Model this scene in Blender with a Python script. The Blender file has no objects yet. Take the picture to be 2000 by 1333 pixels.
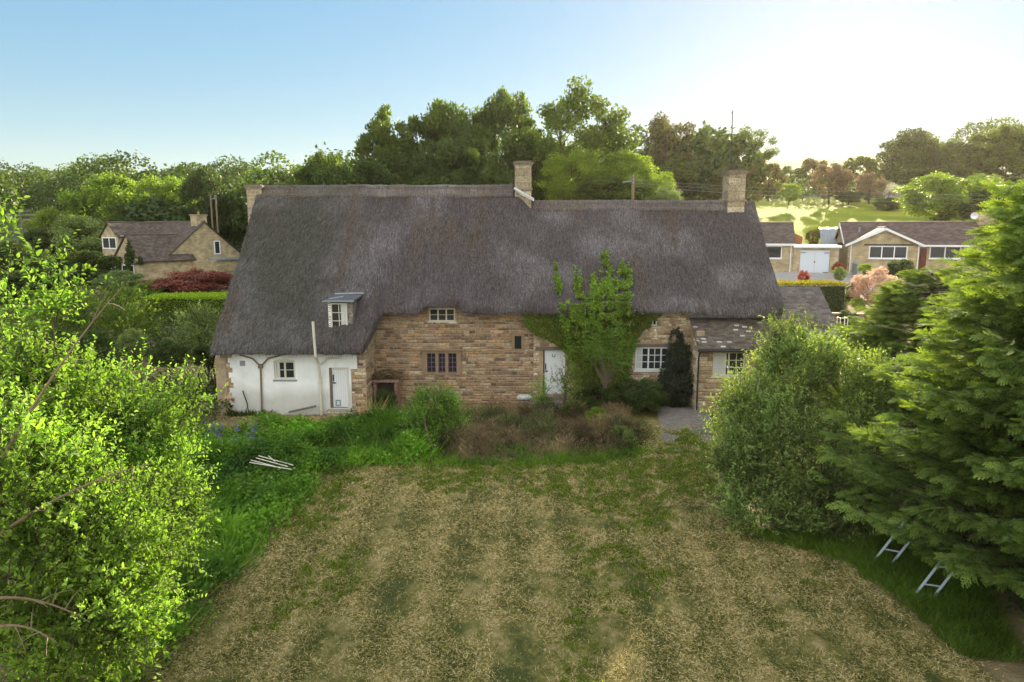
import bpy, math, numpy as np
from mathutils import Vector
C = bpy.context.scene
COL = C.collection
rad = math.radians
# ------------------------------------------------------------------ camera, sky, sun, exposure
F, PITCH, CAMH = 1334.0, rad(9.2), 7.2
cam = bpy.data.cameras.new('camera'); co = bpy.data.objects.new('camera', cam); COL.objects.link(co)
co.location = (0, 0, CAMH); co.rotation_euler = (rad(90) - PITCH, 0, 0)
cam.sensor_width = 36; cam.lens = 36 * F / 2000; cam.clip_start = 0.1; cam.clip_end = 5000
C.camera = co
SUN_AZ, SUN_EL = rad(25), rad(18)
w = bpy.data.worlds.new('World'); C.world = w; w.use_nodes = True
wn = w.node_tree; wn.nodes.clear()
sky = wn.nodes.new('ShaderNodeTexSky'); sky.sky_type = 'NISHITA'; sky.sun_disc = False
sky.sun_elevation = SUN_EL; sky.sun_rotation = SUN_AZ; sky.air_density = 1.0; sky.dust_density = 0.08; sky.ozone_density = 1.6
gm = wn.nodes.new('ShaderNodeGamma'); gm.inputs[1].default_value = 0.28
hs_ = wn.nodes.new('ShaderNodeHueSaturation'); hs_.inputs['Saturation'].default_value = 3.0; hs_.inputs['Value'].default_value = 0.9
bg = wn.nodes.new('ShaderNodeBackground'); bg.inputs[1].default_value = 0.15
wo = wn.nodes.new('ShaderNodeOutputWorld')
wn.links.new(sky.outputs[0], gm.inputs[0]); wn.links.new(gm.outputs[0], hs_.inputs['Color']); # bright cloud added unseen overhead and behind the camera to fill the shaded front
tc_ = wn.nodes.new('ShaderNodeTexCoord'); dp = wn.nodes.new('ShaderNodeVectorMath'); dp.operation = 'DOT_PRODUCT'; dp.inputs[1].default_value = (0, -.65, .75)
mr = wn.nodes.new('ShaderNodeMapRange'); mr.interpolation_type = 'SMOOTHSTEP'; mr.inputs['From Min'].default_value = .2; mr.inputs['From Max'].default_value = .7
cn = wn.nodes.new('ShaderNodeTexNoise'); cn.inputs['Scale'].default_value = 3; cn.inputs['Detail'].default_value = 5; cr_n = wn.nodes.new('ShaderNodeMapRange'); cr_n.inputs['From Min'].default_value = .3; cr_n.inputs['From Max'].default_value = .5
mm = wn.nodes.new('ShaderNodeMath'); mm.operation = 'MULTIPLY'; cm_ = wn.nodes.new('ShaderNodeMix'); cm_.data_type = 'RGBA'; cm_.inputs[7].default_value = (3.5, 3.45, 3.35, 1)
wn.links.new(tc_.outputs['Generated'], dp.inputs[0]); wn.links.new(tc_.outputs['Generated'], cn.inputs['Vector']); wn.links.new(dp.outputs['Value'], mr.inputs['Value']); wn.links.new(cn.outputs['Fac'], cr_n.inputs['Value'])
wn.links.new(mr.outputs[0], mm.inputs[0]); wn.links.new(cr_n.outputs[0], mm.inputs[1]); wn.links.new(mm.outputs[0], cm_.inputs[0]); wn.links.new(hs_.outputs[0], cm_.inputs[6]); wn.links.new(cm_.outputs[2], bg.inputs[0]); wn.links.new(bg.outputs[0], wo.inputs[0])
sd = bpy.data.lights.new('sun', 'SUN'); sd.energy = 5.0; sd.angle = rad(0.5); sd.color = (1.0, 0.83, 0.56)
so = bpy.data.objects.new('sun', sd); COL.objects.link(so)
sv = Vector((math.sin(SUN_AZ) * math.cos(SUN_EL), math.cos(SUN_AZ) * math.cos(SUN_EL), math.sin(SUN_EL)))
so.rotation_euler = sv.to_track_quat('Z', 'Y').to_euler(); so.location = (30, 30, 60)
C.view_settings.view_transform = 'Standard'; C.view_settings.look = 'None'
C.view_settings.exposure = 1.95; C.view_settings.gamma = 1.0
C.cycles.max_bounces = 8; C.cycles.diffuse_bounces = 4; C.cycles.transmission_bounces = 4; C.cycles.transparent_max_bounces = 6
C.cycles.use_denoising = True

# ------------------------------------------------------------------ helpers
R0 = np.random.default_rng
def ss(a, b, x):
    t = np.clip((np.asarray(x, float) - a) / (b - a), 0, 1); return t * t * (3 - 2 * t)
def Wp(px, py, Y):                      # point seen at a pixel of the 2000 px photograph, at world depth Y
    th = PITCH + math.atan((py - 666.5) / F); z = CAMH - Y * math.tan(th)
    zc = Y * math.cos(PITCH) + (CAMH - z) * math.sin(PITCH)
    return ((px - 1000) / F * zc, Y, z)
def Gp(px, py, z=0.0):                  # ground point at a pixel
    th = PITCH + math.atan((py - 666.5) / F); Y = (CAMH - z) / math.tan(th)
    return Wp(px, py, Y)[:2]
def unit(a): return a / np.maximum(np.linalg.norm(a, axis=-1, keepdims=True), 1e-9)
def rdir(r, n): return unit(r.normal(size=(n, 3)))
_T = R0(5).uniform(0, 1, (64, 64))
def vnoise(x, y):                       # smooth value noise in [0,1]
    x = np.asarray(x, float); y = np.asarray(y, float)
    xi = np.floor(x).astype(int); yi = np.floor(y).astype(int); u = x - xi; v = y - yi
    u = u * u * (3 - 2 * u); v = v * v * (3 - 2 * v)
    a = _T[xi % 64, yi % 64]; b = _T[(xi + 1) % 64, yi % 64]; c = _T[xi % 64, (yi + 1) % 64]; d = _T[(xi + 1) % 64, (yi + 1) % 64]
    return (a * (1 - u) + b * u) * (1 - v) + (c * (1 - u) + d * u) * v
def fbm(x, y, o=3):
    s = 0; a = 1; t = 0
    for i in range(o): s = s + a * vnoise(x * 2 ** i + 17 * i, y * 2 ** i + 5 * i); t += a; a *= .5
    return s / t
def inpoly(x, y, poly):
    x = np.asarray(x); y = np.asarray(y); ins = np.zeros(x.shape, bool); n = len(poly)
    for i in range(n):
        x1, y1 = poly[i]; x2, y2 = poly[(i + 1) % n]
        c = ((y1 > y) != (y2 > y)) & (x < (x2 - x1) * (y - y1) / ((y2 - y1) + 1e-12) + x1); ins ^= c
    return ins
def scatter(r, poly, n):
    p = np.array(poly); lo = p.min(0); hi = p.max(0); out = np.zeros((0, 2))
    while len(out) < n:
        q = r.uniform(lo, hi, (n * 2, 2)); out = np.vstack([out, q[inpoly(q[:, 0], q[:, 1], poly)]])
    return out[:n]

class G:                                # collects geometry of ONE mesh object
    def __init__(s): s.V = []; s.Fc = []; s.n = 0; s.col = []; s.rnd = []
    def add(s, V, faces, mat=0, col=(1, 1, 1), rnd=0.5):
        V = np.asarray(V, float).reshape(-1, 3); k = len(V)
        s.V.append(V)
        c = np.asarray(col, float); s.col.append(np.broadcast_to(c, (k, 3)) if c.ndim == 1 else c)
        s.rnd.append(np.broadcast_to(np.asarray(rnd, float), (k,)))
        for f in (faces if isinstance(faces, list) else [faces]):
            f = np.asarray(f, int)
            if f.ndim == 1: f = f[None]
            s.Fc.append((f + s.n, mat))
        s.n += k; return s
    def box(s, x0, x1, y0, y1, z0, z1, mat=0, col=(1, 1, 1), rnd=.5):
        V = [(x, y, z) for z in (z0, z1) for y in (y0, y1) for x in (x0, x1)]
        return s.add(V, [[0, 2, 3, 1], [4, 5, 7, 6], [0, 1, 5, 4], [2, 6, 7, 3], [0, 4, 6, 2], [1, 3, 7, 5]], mat, col, rnd)
    def tube(s, P, r, n=7, mat=0, col=(1, 1, 1), rnd=.5):
        P = np.asarray(P, float); m = len(P); r = np.broadcast_to(np.asarray(r, float), (m,))
        T = np.gradient(P, axis=0); T = unit(T); ref = np.array([0, 0, 1.]) if abs(T[:, 2]).mean() < .8 else np.array([1., 0, 0])
        A = unit(np.cross(T, ref)); B = np.cross(T, A)
        a = np.linspace(0, 2 * np.pi, n, endpoint=False)
        V = P[:, None] + r[:, None, None] * (A[:, None] * np.cos(a)[None, :, None] + B[:, None] * np.sin(a)[None, :, None])
        i = np.arange(m - 1)[:, None] * n; j = np.arange(n)[None]; j2 = (j + 1) % n
        f = np.stack([i + j, i + j2, i + n + j2, i + n + j], -1).reshape(-1, 4)
        s.add(V.reshape(-1, 3), f, mat, col, rnd)
        s.Fc.append((np.arange(n)[::-1][None] + s.n - m * n, mat)); s.Fc.append((np.arange(n)[None] + s.n - n, mat)); return s
    def prism(s, poly, y0, y1, axis='y', mat=0, col=(1, 1, 1), rnd=.5):   # polygon in (x,z) (axis y) or (y,z) (axis x) or (x,y) (axis z)
        n = len(poly)
        if axis == 'y': V = [(a, y0, b) for a, b in poly] + [(a, y1, b) for a, b in poly]
        elif axis == 'x': V = [(y0, a, b) for a, b in poly] + [(y1, a, b) for a, b in poly]
        else: V = [(a, b, y0) for a, b in poly] + [(a, b, y1) for a, b in poly]
        fs = [[list(range(n))], [list(range(2 * n - 1, n - 1, -1))]] + [[[i, i + n, (i + 1) % n + n, (i + 1) % n]] for i in range(n)]
        return s.add(V, [np.array(f) for f in fs], mat, col, rnd)
    def grid(s, V, mat=0, col=(1, 1, 1), rnd=.5):
        a, b = V.shape[:2]; i = np.arange(a - 1)[:, None] * b; j = np.arange(b - 1)[None]
        f = np.stack([i + j, i + j + 1, i + b + j + 1, i + b + j], -1).reshape(-1, 4)
        return s.add(V.reshape(-1, 3), f, mat, col, rnd)
    def leaves(s, P, D, N, L, W, rnd, col=(1, 1, 1), fold=.0, mat=0):     # diamond leaves (fold>0: six-vertex folded leaves)
        n = len(P); D = unit(D); Sd = unit(np.cross(D, N)); Nn = np.cross(Sd, D)
        L = np.broadcast_to(L, (n,))[:, None]; W = np.broadcast_to(W, (n,))[:, None]
        if fold > 0:
            up = Nn * W * fold
            V = np.stack([P, P + D * L * .3 + Sd * W * .46 + up, P + D * L * .7 + Sd * W * .36 + up, P + D * L,
                          P + D * L * .7 - Sd * W * .36 + up, P + D * L * .3 - Sd * W * .46 + up], 1); k = 6
            b = np.arange(n)[:, None] * 6; f = np.vstack([b + np.array([0, 1, 2, 3]), b + np.array([0, 3, 4, 5])])
        else:
            V = np.stack([P, P + D * L * .45 + Sd * W * .5, P + D * L, P + D * L * .45 - Sd * W * .5], 1); k = 4
            f = np.arange(n)[:, None] * 4 + np.array([0, 1, 2, 3])
        c = np.asarray(col, float)
        if c.ndim == 2: c = np.repeat(c, k, 0)
        return s.add(V.reshape(-1, 3), f, mat, c, np.repeat(np.broadcast_to(rnd, (n,)), k))
    def mesh(s, name, mats, smooth=False):
        V = np.vstack(s.V); me = bpy.data.meshes.new(name)
        me.vertices.add(len(V)); me.vertices.foreach_set('co', V.astype(np.float32).ravel())
        tot = np.concatenate([np.full(len(f), f.shape[1]) for f, m in s.Fc]); li = np.concatenate([f.ravel() for f, m in s.Fc])
        mi = np.concatenate([np.full(len(f), m) for f, m in s.Fc])
        me.loops.add(len(li)); me.loops.foreach_set('vertex_index', li.astype(np.int32))
        me.polygons.add(len(tot)); me.polygons.foreach_set('loop_start', np.concatenate([[0], np.cumsum(tot)[:-1]]).astype(np.int32))
        me.polygons.foreach_set('material_index', mi.astype(np.int32))
        me.polygons.foreach_set('use_smooth', np.full(len(tot), smooth))
        cc = np.ones((len(V), 4), np.float32); cc[:, :3] = np.vstack(s.col)
        at = me.attributes.new('col', 'FLOAT_COLOR', 'POINT'); at.data.foreach_set('color', cc.ravel())
        at = me.attributes.new('rnd', 'FLOAT', 'POINT'); at.data.foreach_set('value', np.concatenate(s.rnd).astype(np.float32))
        for m in (mats if isinstance(mats, (list, tuple)) else [mats]): me.materials.append(m)
        me.update(calc_edges=True); me.validate(); return me
def obj(name, data, mats=None, parent=None, smooth=False, loc=None, rz=None, label=None, cat=None, group=None, kind=None):
    if isinstance(data, G): data = data.mesh(name, mats, smooth)
    o = bpy.data.objects.new(name, data); COL.objects.link(o)
    if parent: o.parent = parent
    if loc is not None: o.location = loc
    if rz is not None: o.rotation_euler = (0, 0, rz)
    if label: o['label'] = label
    if cat: o['category'] = cat
    if group: o['group'] = group
    if kind: o['kind'] = kind
    return o
def thing(name, label, cat, loc=(0, 0, 0), rz=0, group=None): return obj(name, None, loc=loc, rz=rz, label=label, cat=cat, group=group)

# ------------------------------------------------------------------ materials
class N:
    def __init__(s, name):
        s.m = bpy.data.materials.new(name); s.m.use_nodes = True; s.t = s.m.node_tree; s.t.nodes.clear()
        s.out = s.t.nodes.new('ShaderNodeOutputMaterial'); s.b = s.t.nodes.new('ShaderNodeBsdfPrincipled'); s.L(s.b.outputs[0], s.out.inputs[0])
        s.b.inputs['Roughness'].default_value = .85; s.b.inputs['Specular IOR Level'].default_value = .25
    def L(s, a, b): s.t.links.new(a, b)
    def n(s, t, **k):
        x = s.t.nodes.new('ShaderNode' + t)
        for a, v in k.items(): setattr(x, a, v)
        return x
    def set(s, inp, v):
        if hasattr(v, 'is_output') or hasattr(v, 'links'): s.L(v, inp)
        elif isinstance(v, (tuple, list)): inp.default_value = (*v, 1) if len(v) == 3 and inp.type == 'RGBA' else v
        else: inp.default_value = v
    def pos(s, sc=(1, 1, 1), obj=False):
        a = s.n('TexCoord').outputs['Object'] if obj else s.n('NewGeometry').outputs['Position']
        m = s.n('Mapping'); s.L(a, m.inputs[0]); m.inputs['Scale'].default_value = sc; return m.outputs[0]
    def noise(s, scale, detail=3, vec=None, rough=.55, dist=0):
        x = s.n('TexNoise'); x.inputs['Scale'].default_value = scale; x.inputs['Detail'].default_value = detail
        x.inputs['Roughness'].default_value = rough; x.inputs['Distortion'].default_value = dist
        s.L(vec if vec is not None else s.pos(), x.inputs['Vector']); return x.outputs['Fac']
    def ramp(s, fac, stops):
        x = s.n('ValToRGB'); s.L(fac, x.inputs[0]); e = x.color_ramp.elements
        while len(e) < len(stops): e.new(.5)
        for i, (p, c) in enumerate(stops):
            e[i].position = p; e[i].color = (*c, 1) if isinstance(c, (tuple, list)) else (c, c, c, 1)
        return x.outputs[0]
    def mix(s, a, b, f, mode='MIX'):
        x = s.n('Mix', data_type='RGBA', blend_type=mode); s.set(x.inputs[0], f); s.set(x.inputs[6], a); s.set(x.inputs[7], b); return x.outputs[2]
    def math(s, op, a, b=0.0):
        x = s.n('Math', operation=op); s.set(x.inputs[0], a); s.set(x.inputs[1], b); return x.outputs[0]
    def attr(s, nm, fac=False):
        x = s.n('Attribute'); x.attribute_name = nm; return x.outputs['Fac' if fac else 'Color']
    def bump(s, h, st=.5, d=.02):
        x = s.n('Bump'); x.inputs['Strength'].default_value = st; x.inputs['Distance'].default_value = d; s.L(h, x.inputs['Height']); s.L(x.outputs[0], s.b.inputs['Normal'])
    def col(s, c): s.set(s.b.inputs['Base Color'], c); return s
    def rough(s, v): s.set(s.b.inputs['Roughness'], v); return s
def plain(name, c, rough=.7, var=.25, scale=6, metal=0):
    m = N(name); f = m.noise(scale, 4)
    m.col(m.mix(tuple(x * (1 - var) for x in c), tuple(min(1, x * (1 + var)) for x in c), f)).rough(rough); m.b.inputs['Metallic'].default_value = metal
    m.bump(m.noise(scale * 8, 3), .15, .01); return m.m
def leafmat(name, dark, light, trans=.45, tcol=None, var=.12, rough=.55):
    m = N(name); r = m.attr('rnd', True)
    oi = m.n('ObjectInfo').outputs['Random']
    c = m.mix(dark, light, r)
    c = m.mix(c, m.mix(c, (1.15, 1.05, .82), 1.0, 'MULTIPLY'), oi)
    c = m.mix(c, m.attr('col'), 1.0, 'MULTIPLY')
    m.col(c).rough(rough); m.b.inputs['Specular IOR Level'].default_value = .2
    tr = m.n('BsdfTranslucent'); tc = m.mix(c, tcol or (1.5, 1.7, .5), 1.0, 'MULTIPLY'); m.L(tc, tr.inputs[0])
    tc.node.clamp_result = False
    mx = m.n('MixShader'); mx.inputs[0].default_value = trans; m.L(m.b.outputs[0], mx.inputs[1]); m.L(tr.outputs[0], mx.inputs[2]); m.L(mx.outputs[0], m.out.inputs[0])
    return m.m
def attrmat(name, rough=.9, nscale=25, amt=.35, bumpd=.01):
    m = N(name); f = m.noise(nscale, 4); g = m.ramp(f, [(.25, 1 - amt), (.75, 1 + amt)])
    f2 = m.ramp(m.noise(1.3, 3), [(.3, .78), (.7, 1.12)])
    m.col(m.mix(m.mix(m.attr('col'), g, 1.0, 'MULTIPLY'), f2, 1.0, 'MULTIPLY')).rough(rough); m.bump(f, .5, bumpd); return m.m
MT = {}
MT['leaf_wood'] = leafmat('leaf_wood', (.04, .07, .02), (.12, .17, .035), .4)
MT['leaf_dark'] = leafmat('leaf_dark', (.03, .055, .018), (.08, .12, .032), .3)
MT['leaf_lime'] = leafmat('leaf_lime', (.09, .15, .03), (.22, .3, .05), .45)
MT['leaf_near'] = leafmat('leaf_near', (.095, .2, .035), (.28, .43, .085), .5, (1.25, 1.45, .5))
MT['leaf_grey'] = leafmat('leaf_grey', (.11, .17, .06), (.27, .35, .13), .4, (1.2, 1.3, .5))
MT['leaf_rust'] = leafmat('leaf_rust', (.07, .075, .03), (.16, .16, .055), .35, (1.4, 1.2, .6))
MT['leaf_red'] = leafmat('leaf_red', (.2, .04, .03), (.4, .12, .07), .35, (1.3, .8, .7))
MT['leaf_pink'] = leafmat('leaf_pink', (.45, .34, .32), (.68, .54, .52), .35, (1.05, 1.0, .95))
MT['leaf_white'] = leafmat('leaf_white', (.4, .38, .33), (.65, .62, .58), .3, (1.1, 1.05, .9))
MT['leaf_ivy'] = leafmat('leaf_ivy', (.07, .14, .03), (.17, .32, .05), .35)
MT['conifer'] = leafmat('conifer', (.03, .08, .03), (.25, .36, .08), .4, (1.4, 1.4, .5), rough=.8)
MT['weed'] = leafmat('weed', (.06, .15, .03), (.16, .33, .06), .4)
MT['dry'] = leafmat('dry', (.10, .078, .05), (.27, .215, .13), .2, (1.2, 1.0, .8))
MT['bark'] = plain('bark', (.09, .07, .05), .9, .4, 9)
MT['twig'] = plain('twig', (.2, .15, .1), .8, .3, 9)
MT['white'] = plain('white_paint', (.72, .74, .74), .5, .08, 4)
MT['cream'] = plain('cream_paint', (.62, .58, .47), .6, .12, 4)
MT['pvc'] = plain('white_plastic', (.78, .79, .8), .35, .04, 3)
MT['glass'] = N('window_glass').col((.03, .035, .04)).rough(.06).m
MT['curtain'] = plain('curtain', (.55, .56, .55), .9, .2, 14)
MT['lead'] = plain('lead_sheet', (.25, .28, .31), .5, .35, 5)
MT['lead_dark'] = plain('dark_lead', (.1, .105, .11), .6, .5, 6)
MT['dark'] = plain('dark_metal', (.03, .03, .035), .5, .2, 5)
MT['redwood'] = plain('red_brown_wood', (.12, .035, .025), .6, .3, 7)
MT['oldwood'] = plain('weathered_wood', (.16, .13, .11), .85, .35, 8)
MT['alu'] = plain('aluminium', (.42, .48, .54), .5, .15, 8, .1)
MT['stone_attr'] = attrmat('rubble_stone', .95, 16, .55, .014)
MT['dress'] = plain('dressed_stone', (.27, .19, .12), .9, .3, 7)
MT['chim'] = plain('chimney_stone', (.36, .30, .2), .9, .35, 3)

# ------------------------------------------------------------------ terrain
LP = np.array([(-80, 0), (34, 0), (45, .8), (75, 2.2), (120, 5), (200, 10), (350, 21), (520, 25), (900, 10)], float)
RP = np.array([(-80, 0), (30, 0), (38, .9), (44, 1.9), (50, 3.0), (55, 3.5), (66, 3.9), (80, 7.2), (120, 13.5), (160, 19), (230, 30), (420, 50), (900, 30)], float)
def terr(x, y):
    x = np.asarray(x, float); y = np.asarray(y, float)
    zl = np.interp(y, LP[:, 0], LP[:, 1]); zr = np.interp(y, RP[:, 0], RP[:, 1])
    t = ss(-.22, .22, x / (np.maximum(y, 0) + 25))
    z = zl * (1 - t) + zr * t
    far = ss(45, 120, y)
    return z + far * (fbm(x / 22, y / 22) - .5) * 2.2
GX = np.concatenate([np.linspace(-600, -60, 40), np.linspace(-58, -14, 50), np.linspace(-13.8, 13.8, 140), np.linspace(14.5, 62, 70), np.linspace(64, 600, 44)])
GY = np.concatenate([np.linspace(-80, 0, 12), np.linspace(2, 4.8, 4), np.linspace(5, 28, 120), np.linspace(28.5, 80, 90), np.linspace(82, 220, 60), np.linspace(228, 900, 45)])
XX, YY = np.meshgrid(GX, GY, indexing='ij')
ZZ = terr(XX, YY) + np.where((YY < 27) & (YY > 2), (fbm(XX * 1.3, YY * 1.3) - .5) * .12, 0)
V = np.stack([XX, YY, ZZ], -1)
LAWN = [Gp(*p) for p in [(690, 905), (600, 965), (480, 1085), (425, 1160), (340, 1265), (235, 1370), (150, 1500), (2100, 1500), (1900, 1290), (1750, 1180), (1650, 1100), (1500, 1050), (1400, 960), (1385, 880), (1420, 790), (1210, 790), (1250, 880), (1200, 900)]]
BED = [Gp(*p) for p in [(250, 870), (450, 862), (560, 848), (760, 840), (830, 850), (830, 905), (695, 912), (640, 925), (600, 962), (480, 1082), (425, 1158), (340, 1262), (235, 1368), (60, 1400), (60, 1000)]]
DEAD = [Gp(*p) for p in [(780, 815), (900, 805), (1200, 800), (1262, 862), (1240, 890), (1130, 902), (850, 905), (800, 895)]]
lawn = inpoly(XX, YY, LAWN).astype(float)
right = ss(-.02, .12, XX / (YY + 20)) * ss(66, 74, YY) * (1 - ss(112, 120, YY))
zc = np.stack([lawn, right, ss(60, 90, YY)], -1)
g = G(); g.grid(V, col=zc.reshape(-1, 3))
m = N('ground')
sep = m.n('SeparateColor'); m.L(m.attr('col'), sep.inputs[0])
nz = m.math('ADD', m.math('MULTIPLY', m.noise(2.4, 6, m.pos((1.1, .8, 1)), .65, .4), .62), m.math('MULTIPLY', m.noise(.55, 4, None, .6), .38)); nf = m.noise(9, 5, None, .7)
wv = m.n('TexWave', wave_type='BANDS'); wv.inputs['Scale'].default_value = .27; wv.inputs['Distortion'].default_value = 4.5; wv.inputs['Detail'].default_value = 3; wv.inputs['Detail Scale'].default_value = .7
m.L(m.pos((1, .06, 1)), wv.inputs['Vector'])
fm = m.math('ADD', m.math('MULTIPLY', nz, .72), m.math('ADD', m.math('MULTIPLY', wv.outputs['Fac'], .085), m.math('MULTIPLY', nf, .25)))
lawnc = m.ramp(fm, [(.46, (.06, .07, .016)), (.54, (.15, .14, .035)), (.61, (.27, .21, .085)), (.76, (.45, .37, .21))])
rough_c = m.ramp(m.noise(1.2, 5), [(.3, (.12, .11, .045)), (.52, (.26, .2, .1)), (.72, (.4, .3, .17))])
field_c = m.ramp(m.noise(.16, 6, m.pos((.5, 1.4, 1)), .7), [(.3, (.09, .15, .008)), (.5, (.2, .25, .01)), (.7, (.34, .33, .02))])
c = m.mix(rough_c, lawnc, sep.outputs[0]); c = m.mix(c, (.07, .1, .03), sep.outputs[2]); c = m.mix(c, field_c, sep.outputs[1])
m.col(c).rough(.95); m.bump(m.noise(14, 5, None, .7), .9, .06)
ground = obj('ground', g, m.m, kind='structure', smooth=True)
MT['lawnblade'] = None
mb = N('lawn_blade')
nz = mb.math('ADD', mb.math('MULTIPLY', mb.noise(2.4, 6, mb.pos((1.1, .8, 1)), .65, .4), .62), mb.math('MULTIPLY', mb.noise(.55, 4, None, .6), .38))
wv = mb.n('TexWave', wave_type='BANDS'); wv.inputs['Scale'].default_value = .27; wv.inputs['Distortion'].default_value = 4.5; wv.inputs['Detail'].default_value = 3; wv.inputs['Detail Scale'].default_value = .7
mb.L(mb.pos((1, .06, 1)), wv.inputs['Vector'])
fm = mb.math('ADD', mb.math('MULTIPLY', nz, .72), mb.math('ADD', mb.math('MULTIPLY', wv.outputs['Fac'], .085), mb.math('MULTIPLY', mb.attr('rnd', True), .5)))
mb.col(mb.ramp(fm, [(.5, (.085, .1, .02)), (.6, (.23, .22, .045)), (.68, (.42, .34, .13)), (.88, (.62, .5, .25))])).rough(.8)
GN = lambda x, y: np.where((y < 27) & (y > 2), (fbm(x * 1.3, y * 1.3) - .5) * .12, 0)
def blades(r, P, L, W, lean, mat, name, label, mound=None, curl=0, colfn=None, kind='stuff'):
    n = len(P); z = terr(P[:, 0], P[:, 1]) + (mound(P[:, 0], P[:, 1]) if mound else 0)
    B = np.stack([P[:, 0], P[:, 1], z], -1)
    D = rdir(r, n); D[:, 2] = np.abs(D[:, 2]) * (1 - lean) + .02; hz = 1 - lean
    D = unit(D * np.array([1, 1, 1]) + np.array([0, 0, hz * .8]))
    g = G(); g.leaves(B, D, rdir(r, n), r.uniform(.6, 1.2, n) * L, r.uniform(.7, 1.3, n) * W, r.uniform(0, 1, n), (1, 1, 1) if colfn is None else colfn(P))
    return obj(name, g, mat, label=label, kind=kind)
r = R0(1)
P = scatter(r, LAWN, 520000); P = P[(P[:, 1] < 24.5)]
keep = r.uniform(0, 1, len(P)) < np.clip(1.35 - P[:, 1] / 24, .3, 1) ; P = P[keep]
P += r.normal(0, .16, P.shape)
dist = np.hypot(P[:, 0], P[:, 1])
blades(r, P, .06 + dist * .003, .004 + dist * .00045, .85, mb.m, 'lawn_grass', 'mown lawn grass with dry straw clippings in front of the thatched cottage')
Q = scatter(r, LAWN, 2600); Q = Q[(Q[:, 1] < 24) & (fbm(Q[:, 0] * .55, Q[:, 1] * .3 + 3) > .5)]; k = r.integers(0, len(Q), 62000); P = Q[k] + r.normal(0, .07, (62000, 2)) * r.uniform(.5, 1.8, len(Q))[k][:, None]
dist = np.hypot(P[:, 0], P[:, 1])
blades(r, P, .06 + dist * .003, .006 + dist * .0006, .55, MT['weed'], 'grass_tufts', 'darker green tufts of grass through the mown lawn', colfn=lambda P: np.array([[1.5, .95, .7]]) * (.45 + .9 * R0(31).uniform(0, 1, (len(P), 1))))
def bedm(x, y): return np.maximum(fbm(x * 1.2, y * 1.2, 4) - .38, 0) * 1.3
def bcol(P):
    f = fbm(P[:, 0] * .7 + 9, P[:, 1] * .7)[:, None]; c = np.clip(np.array([1.05, .95, .7]) + (f - .5) * np.array([2.4, 1.9, .8]), .25, 1.6); k = R0(3).uniform(0, 1, len(P)) < .04; c[k] = (2.0, 1.2, 1.8); return c
# bare undergrowth body below the bed so the soil does not show flat
def moundsheet(poly, fn, step, base=-.05):
    p = np.array(poly); lo = p.min(0); hi = p.max(0)
    xs = np.arange(lo[0], hi[0] + step, step); ys = np.arange(lo[1], hi[1] + step, step)
    X, Y = np.meshgrid(xs, ys, indexing='ij'); ins = inpoly(X, Y, poly)
    Z = terr(X, Y) + np.where(ins, np.maximum(fn(X, Y), -.05), -.15); g = G(); g.grid(np.stack([X, Y, Z], -1)); return g
P = scatter(r, BED, 95000); P = P[P[:, 1] > 5]
r2 = R0(2)
P += r2.normal(0, .22, P.shape); n = len(P); tall = r2.uniform(0, 1, n) < .55
hmul = .25 + fbm(P[:, 0] * .9, P[:, 1] * .9) ** 2 * 2.6
blades(r2, P[tall], .5 * hmul[tall], .022, .35, MT['weed'], 'tall_grass', 'overgrown bright green grass bed left of the lawn', bedm, colfn=bcol)
P2 = P[~tall]; P3 = np.vstack([P2, P2 + r2.normal(0, .08, P2.shape)])
def bedm2(x, y): return bedm(x, y) + R0(4).uniform(0, .35, np.shape(x))
blades(r2, P3, .11, .07, .75, MT['weed'], 'weeds', 'leafy green weeds growing through the grass bed', bedm2, colfn=bcol)
def deadm(x, y): return np.maximum(fbm(x * 1.6, y * 1.6, 4) - .3, 0) * 1.5
def deadm2(x, y): return deadm(x, y) * R0(6).uniform(0, 1.15, np.shape(x))
P = scatter(r2, DEAD, 42000); P += r2.normal(0, .2, P.shape)
def dcol(P):
    f = fbm(P[:, 0] * 1.3 + 5, P[:, 1] * 1.3, 4)[:, None]; c = np.clip(.9 + (f - .5) * np.array([[3.2, 3.2, 3.4]]), .3, 1.7); k = (fbm(P[:, 0] * .8, P[:, 1] * .9 + 6) > .56) & (R0(8).uniform(0, 1, len(P)) < .6); c[k] = c[k] * (.35, .9, .35); return c
blades(r2, P, .26, .017, .45, MT['dry'], 'dead_brambles', 'brown dead bramble thicket below the cottage door', deadm2, colfn=dcol)
P = scatter(r2, [Gp(*p) for p in [(830, 880), (1150, 885), (1255, 855), (1270, 880), (1180, 905), (1050, 908), (840, 910)]], 9000); P += r2.normal(0, .2, P.shape); P = P[fbm(P[:, 0] * .9, P[:, 1] * .9 + 2) > .42]
blades(r2, P, .34, .02, .35, MT['weed'], 'grass_edge', 'dark green grass edging the dead bramble thicket', colfn=bcol)
P = scatter(r2, [Gp(*p) for p in [(390, 812), (740, 808), (1200, 792), (1200, 815), (780, 830), (560, 832), (250, 850), (250, 800)]], 16000)
blades(r2, P, .12, .012, .7, mb.m, 'dry_grass', 'dry trampled grass along the foot of the white cottage wall')
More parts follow.
